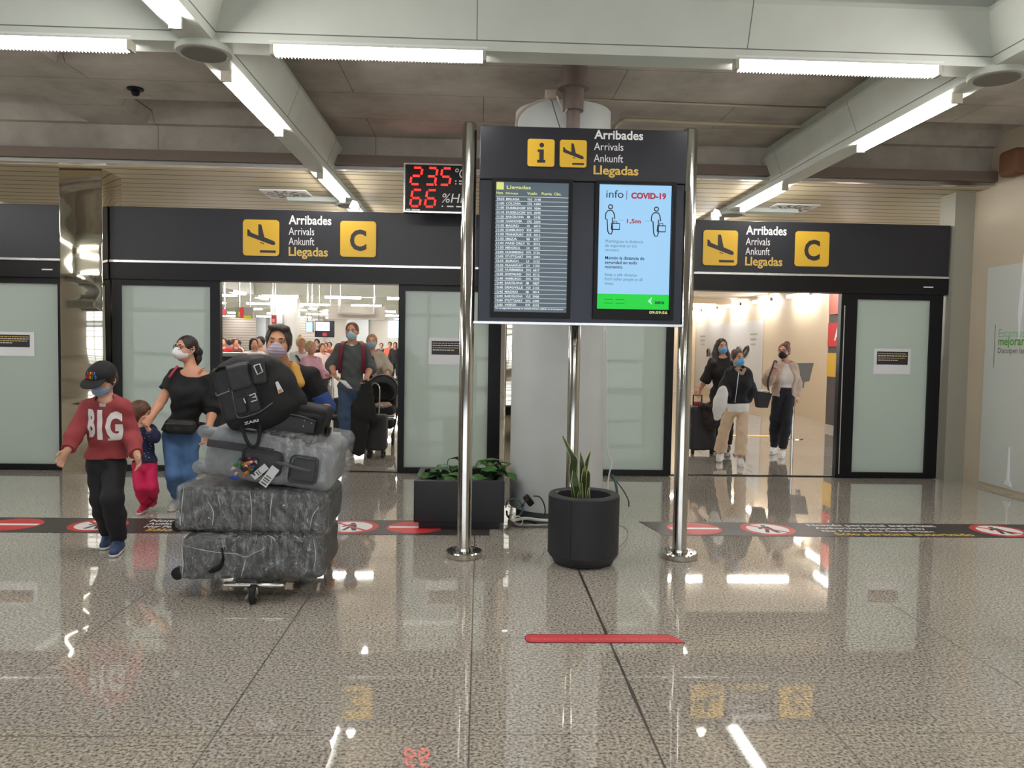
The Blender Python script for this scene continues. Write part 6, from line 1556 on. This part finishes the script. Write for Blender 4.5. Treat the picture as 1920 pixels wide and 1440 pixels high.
# ---------------------------------------------------------------- three women in the right doorway
def woman_black():
    Y = 11.7
    J = J_(Y, head=(1353, 650), neck=(1354, 669), shA=(1337, 678), shB=(1370, 678), elA=(1324, 710), wrA=(1311, 732, 11.75), tiA=(1307, 743, 11.7), elB=(1376, 710), wrB=(1376, 735), tiB=(1376, 748),
           hipA=(1343, 742), hipB=(1364, 742), knA=(1343, 795), knB=(1364, 795), anA=(1340, 840), anB=(1364, 840), toA=(1338, 846, 11.5), toB=(1363, 846, 11.5))
    for q in 'AB': J['an' + q][2] = .09; J['to' + q][2] = .04
    p = Person('long-haired woman in black with a blue mask pulling a dark suitcase', J, 1.0, (200, 146, 122), hs=1.0, yaw=.1, h=.010, fem=.92)
    p.body(); p.eyes(); H, R = p.H, p.RH
    p.hair((40, 26, 26), front=.05, low=-.06, th=.012, extra=chains([H(-.07, .03, .0), H(-.10, .0, -.12), H(-.13, -.05, -.24), H(-.12, -.06, -.33)], [.035, .05, .045, .012], .03) + chains([H(.07, .03, .0), H(.095, .02, -.12), H(.10, .0, -.22), H(.09, -.02, -.28)], [.035, .045, .04, .012], .03) + [ell(H(0, .09, -.1), (.10, .05, .14), R, .03)])
    p.mask((112, 168, 214))
    p.shirt((28, 24, 26), (1.25, 1.25), hem=at(1353, 765, Y)[2], infl=.018, name='black_top', loose=.015, low=-.1)
    p.pants((24, 24, 26)); p.shoes((40, 40, 42))
    x0, x1 = at(1294, 800, 11.4)[0], at(1342, 800, 11.4)[0]; zt = at(1320, 762, 11.4)[2]; xm = (x0 + x1) / 2
    r = root('suitcase', 'large black suitcase with red trim pulled by the long-haired woman', 'suitcase', (xm, 11.5, 0))
    soft('shell', [rbx((xm, 11.5, zt / 2 + .03), ((x1 - x0) / 2, .15, zt / 2 - .03), None, .05)], .01, mat('case_charcoal', (42, 40, 44), .7), r, wrinkle(.005, 20, 3))
    soft('draped_coat', [ell((x1 - .09, 11.34, zt - .14), (.13, .06, .22), None, .03), ell((x1 - .14, 11.36, zt + .0), (.14, .1, .06), None, .03)], .01, mat('coat_dark', (46, 38, 38), .9), r, wrinkle(.012, 40, 6))
    for x in (x0 + .05, x1 - .05): MB().tube([(x - .02, 11.42, .03), (x + .02, 11.42, .03)], .03, 12).build('wheel', mat('rubber_black', (26, 26, 28), .7), r)
    hx0, hx1 = at(1300, 740, 11.6)[0], at(1316, 740, 11.6)[0]; zh = at(1308, 741, 11.6)[2]
    MB().tube([(hx0, 11.6, zt - .05), (hx0, 11.6, zh), (hx1, 11.6, zh), (hx1, 11.6, zt - .05)], .011, 8).build('pull_handle', BLACKPLASTIC, r)
    MB().rbox(((hx0 + hx1) / 2, 11.58, zt + .03), (.12, .05, .06), .015).build('red_grip', mat('grip_red', (176, 52, 56), .6), r)
woman_black()
def girl_cream():
    Y = 10.5
    J = J_(Y, head=(1383, 672), neck=(1384, 692), shA=(1370, 700), shB=(1398, 700), elA=(1360, 727), wrA=(1358, 748, 10.35), tiA=(1357, 760, 10.28), elB=(1405, 730), wrB=(1398, 750, 10.62), tiB=(1394, 760, 10.65),
           hipA=(1371, 765), hipB=(1393, 765), knA=(1357, 808, 10.6), knB=(1391, 808, 10.4), anA=(1350, 846, 10.75), anB=(1388, 856, 10.4), toA=(1348, 853, 10.6), toB=(1391, 866, 10.2))
    J['anA'][2] = .10; J['toA'][2] = .04; J['anB'][2] = .085; J['toB'][2] = .04
    p = Person('girl in black jacket and cream wide trousers carrying a white pillow', J, .85, (206, 154, 128), hs=.97, yaw=.25, h=.009, fem=.95)
    p.body(); p.eyes(); H, R = p.H, p.RH
    p.hair((74, 48, 40), front=.05, low=-.03, th=.012, extra=[ell(H(0, .06, .09), (.05, .05, .04), R, .03)])
    p.mask((96, 176, 222))
    p.shirt((228, 226, 224), (.5, .5), hem=at(1384, 772, Y)[2], infl=.02, name='white_hem_top', low=-.05)
    p.shirt((24, 24, 30), (1.9, 1.9), hem=at(1384, 756, Y)[2], infl=.034, name='black_jacket', loose=.02, wr=.005)
    mb = MB(); mb.tube(smoothpts([at(1385, 698, 10.28), at(1382, 725, 10.28), at(1378, 755, 10.30)], 5), .005, 6); mb.build('jacket_zip', ALU, p.r, 60)
    soft('inner_collar', [cap(J['neck'] + V(-.05, -.08, .0), J['neck'] + V(.0, -.12, -.06), .022, .02, .01), cap(J['neck'] + V(.06, -.08, .0), J['neck'] + V(.02, -.12, -.06), .022, .02, .01)], .008, mat('collar_tan', (160, 136, 124), .9), p.r)
    p.pants((212, 186, 158), infl=.006, loose=.018, flare=.034, upto=1.86, wr=.005)
    p.shoes((226, 222, 218), (236, 234, 230), big=1.08)
    r = root('pillow', 'white pillow tucked under the arm of the girl in black jacket', 'pillow', at(1350, 788, 10.3))
    c = at(1350, 756, 10.28)
    soft('cover', [ell(c, (.085, .1, .23), roty(.2), .02)], .009, mat('pillow_white', (222, 218, 216), .9), r, wrinkle(.008, 22, 4))
girl_cream()
def bun_woman():
    Y = 11.35
    J = J_(Y, head=(1470, 659), neck=(1472, 678), shA=(1456, 688), shB=(1486, 688), elA=(1440, 713, 11.3), wrA=(1446, 698, 11.08), tiA=(1452, 689, 11.05), elB=(1492, 720), wrB=(1489, 745), tiB=(1487, 757),
           hipA=(1461, 734), hipB=(1480, 734), knA=(1454, 787, 11.3), knB=(1474, 787, 11.2), anA=(1452, 832, 11.55), anB=(1467, 843, 11.25), toA=(1447, 841, 11.4), toB=(1465, 853, 11.05))
    J['anA'][2] = .10; J['toA'][2] = .04; J['anB'][2] = .09; J['toB'][2] = .04
    p = Person('woman with hair bun, black mask and beige open jacket', J, .95, (196, 142, 120), hs=.98, yaw=-.7, pitch=.05, h=.009, fem=.9)
    p.body((('A', V(.3, -.9, .3), 1.1), ('B', None, .5))); p.eyes(); H, R = p.H, p.RH
    p.hair((98, 58, 44), front=.05, low=-.02, th=.010, extra=[ell(H(0, .118, .10), (.05, .055, .05), R, .015)])
    p.mask((24, 24, 26)); glasses(p, mat('glasses_pale', (150, 110, 90), .3))
    p.shirt((216, 206, 200), (.5, .5), infl=.012, name='white_top', hem=at(1470, 726, Y)[2])
    p.shirt((190, 166, 150), (1.9, 1.9), hem=at(1470, 751, Y)[2], infl=.03, name='beige_jacket', loose=.016, low=-.08, wr=.005, open_=[cap(J['neck'] + V(-.01, -.16, .06), p.pel + V(-.03, -.20, -.25), .08, .14, .01, 's')])
    p.pants((20, 20, 30), infl=.012, loose=.010, upto=1.93); p.shoes((224, 220, 214))
    r = root('tote_bag', 'black tote bag hanging from the shoulder of the woman with the bun', 'bag', at(1428, 764, 11.1))
    b = at(1428, 764, 11.1); x0, x1, x2, x3 = (at(q, 745, 11.1)[0] for q in (1415, 1443, 1420, 1437)); zt, zb = at(1428, 733, 11.1)[2], b[2]
    mb = MB(); v = []
    for y0, y1 in ((11.0, 11.2),):
        v = [(x2, y0 + .03, zb), (x3, y0 + .03, zb), (x3, y1 - .03, zb), (x2, y1 - .03, zb), (x0, y0, zt), (x1, y0, zt - .03), (x1, y1, zt - .03), (x0, y1, zt)]
    mb.add(v, [(0, 1, 2, 3), (0, 4, 5, 1), (1, 5, 6, 2), (2, 6, 7, 3), (3, 7, 4, 0), (4, 7, 6, 5)])
    mb.build('bag_body', mat('tote_black', (40, 38, 42), .6), r, 20)
    MB().tube(smoothpts([(x1 - .01, 11.1, zt - .05), at(1440, 715, 11.02), at(1448, 690, 11.02), at(1452, 677, 11.1), at(1456, 678, 11.35)], 6), .013, 8).build('shoulder_strap', mat('tote_black', (40, 38, 42), .6), r, 60)
    MB().tube(smoothpts([(x0 + .02, 11.05, zt - .03), at(1416, 722, 11.05), at(1414, 718, 11.1)], 5), .011, 8).build('strap_end', mat('tote_black', (40, 38, 42), .6), r, 60)
    soft('scarf', [ell(((x0 + x1) / 2 + .02, 11.1, zt), (.07, .06, .035), None, .01)], .01, mat('scarf_pale', (206, 196, 188), .9), r, wrinkle(.008, 50))
bun_woman()

# ---------------------------------------------------------------- people far back in the hall
def far(px, ph, Y, label, top, hair, legs=(40, 42, 48), yaw=0, s=.97, h=.022, sleeve=.6, mask=None, arms='down', bun=False, long=False, skin=(204, 150, 124), strap=None):
    """someone whose head centre shows at (px, ph)"""
    c = at(px, ph, Y); z = c[2]; k = s; x = c[0]
    st = z / 1.62
    rt = V(math.cos(yaw), math.sin(yaw), 0); fw = V(math.sin(yaw), -math.cos(yaw), 0)
    P = lambda r_, f_, zz: V(x, Y, 0) + rt * r_ * k + fw * f_ * k + V(0, 0, zz * st)
    J = dict(head=c, neck=P(0, .01, 1.42), shA=P(-.165, 0, 1.36), shB=P(.165, 0, 1.36), hipA=P(-.09, 0, .86), hipB=P(.09, 0, .86), knA=P(-.1, .04, .47), knB=P(.1, -.02, .47), anA=P(-.1, 0, .09), anB=P(.1, -.08, .09), toA=P(-.11, .15, .04), toB=P(.11, .08, .04))
    J['anA'][2] = J['anB'][2] = .09; J['toA'][2] = J['toB'][2] = .04
    if arms == 'crossed': J.update(elA=P(-.25, .08, 1.08), elB=P(.25, .08, 1.08), wrA=P(.06, .2, 1.14), wrB=P(-.06, .22, 1.10), tiA=P(.14, .2, 1.16), tiB=P(-.14, .22, 1.12))
    elif arms == 'forward': J.update(elA=P(-.22, .10, 1.10), elB=P(.22, .10, 1.10), wrA=P(-.16, .32, 1.08), wrB=P(.16, .32, 1.08), tiA=P(-.14, .42, 1.08), tiB=P(.14, .42, 1.08))
    else: J.update(elA=P(-.23, 0, 1.08), elB=P(.23, 0, 1.08), wrA=P(-.25, .05, .84), wrB=P(.25, .05, .84), tiA=P(-.25, .07, .75), tiB=P(.25, .07, .75))
    p = Person(label, J, k, skin, hs=1.0, yaw=yaw, h=h)
    p.body(); H, R = p.H, p.RH; ex = []
    if bun: ex += [ell(H(0, .05, .13), (.05, .05, .045), R, .02)]
    if long: ex += [ell(H(0, .07, -.08), (.09, .05, .15), R, .03)]
    p.hair(hair, low=-.04, th=.018, extra=ex, h=h * .8)
    p.shirt(top, (sleeve, sleeve), hem=p.pel[2] - .03, infl=.03, loose=.015)
    p.pants(legs); p.shoes((60, 58, 58))
    if mask: p.mask(mask)
    if strap:
        mb = MB(); ribbon_leaf(mb, [J['shA'] + fw * -.05 + V(0, 0, .08), J['shA'] + fw * .13 + rt * .05 + V(0, 0, -.02), lerp(J['neck'], p.pel, .5) + fw * .16, J['hipB'] + fw * .12 + rt * .08], [.04] * 4, rt, 0, .006); mb.build('bag_strap', mat('strap_black', (24, 24, 27), .7), p.r, 60)
    return p
far(565, 644, 15.5, 'blonde woman with a bun in white top with black strap right behind the trolley man', (222, 222, 226), (214, 186, 130), yaw=.5, h=.015, bun=True, sleeve=1.2, arms='forward', strap=True)
far(583, 652, 14.3, 'person in pink sleeves leaning right behind the blonde woman', (222, 172, 190), (200, 170, 130), yaw=.9, h=.016, sleeve=1.9, arms='forward', s=.85)
far(594, 643, 25, 'man in dark clothes with arms crossed far back in the hall', (36, 38, 40), (26, 24, 24), arms='crossed', mask=(210, 214, 220))
far(611, 648, 30, 'person in dull red top far back left of the tall man', (150, 70, 66), (60, 40, 34))
far(618, 647, 31, 'person in tan top far back beside the tall man\'s shoulder', (190, 130, 80), (40, 30, 28))
far(604, 652, 22, 'person in pale clothes with dark trousers behind the man with crossed arms', (220, 200, 196), (90, 64, 50), yaw=.6, arms='forward')
far(476, 645, 17, 'long-haired person in white top left of the trolley man', (216, 214, 212), (34, 28, 30), yaw=.5, long=True, h=.018, sleeve=1.3)
far(488, 641, 18, 'dark-haired person in flowered top close to the trolley man\'s ear', (196, 160, 150), (30, 26, 26), yaw=-.3, h=.018)
far(433, 643, 26, 'person in white shirt standing over the service desk', (226, 226, 228), (30, 26, 26), yaw=2.6)
far(446, 643, 27, 'person in cream jacket beside the white shirt at the desk', (206, 190, 160), (36, 28, 26), yaw=-.6, sleeve=1.8)
far(441, 642, 25, 'red-faced person bending between the white shirt and the cream jacket', (120, 60, 60), (110, 50, 40), yaw=.9)
far(420, 641, 24, 'person in red jacket at the left edge of the doorway', (170, 36, 40), (40, 30, 30), sleeve=1.9)
far(731, 646, 36, 'person in coral top far back beside the right door frame', (232, 116, 92), (40, 34, 40), sleeve=1.2)
far(741, 647, 35, 'dark-clothed person at the far right of the doorway', (40, 38, 44), (36, 30, 30), long=True, sleeve=1.9)
far(715, 648, 38, 'person in dark top behind the cardigan woman\'s shoulder', (60, 60, 74), (34, 30, 30))
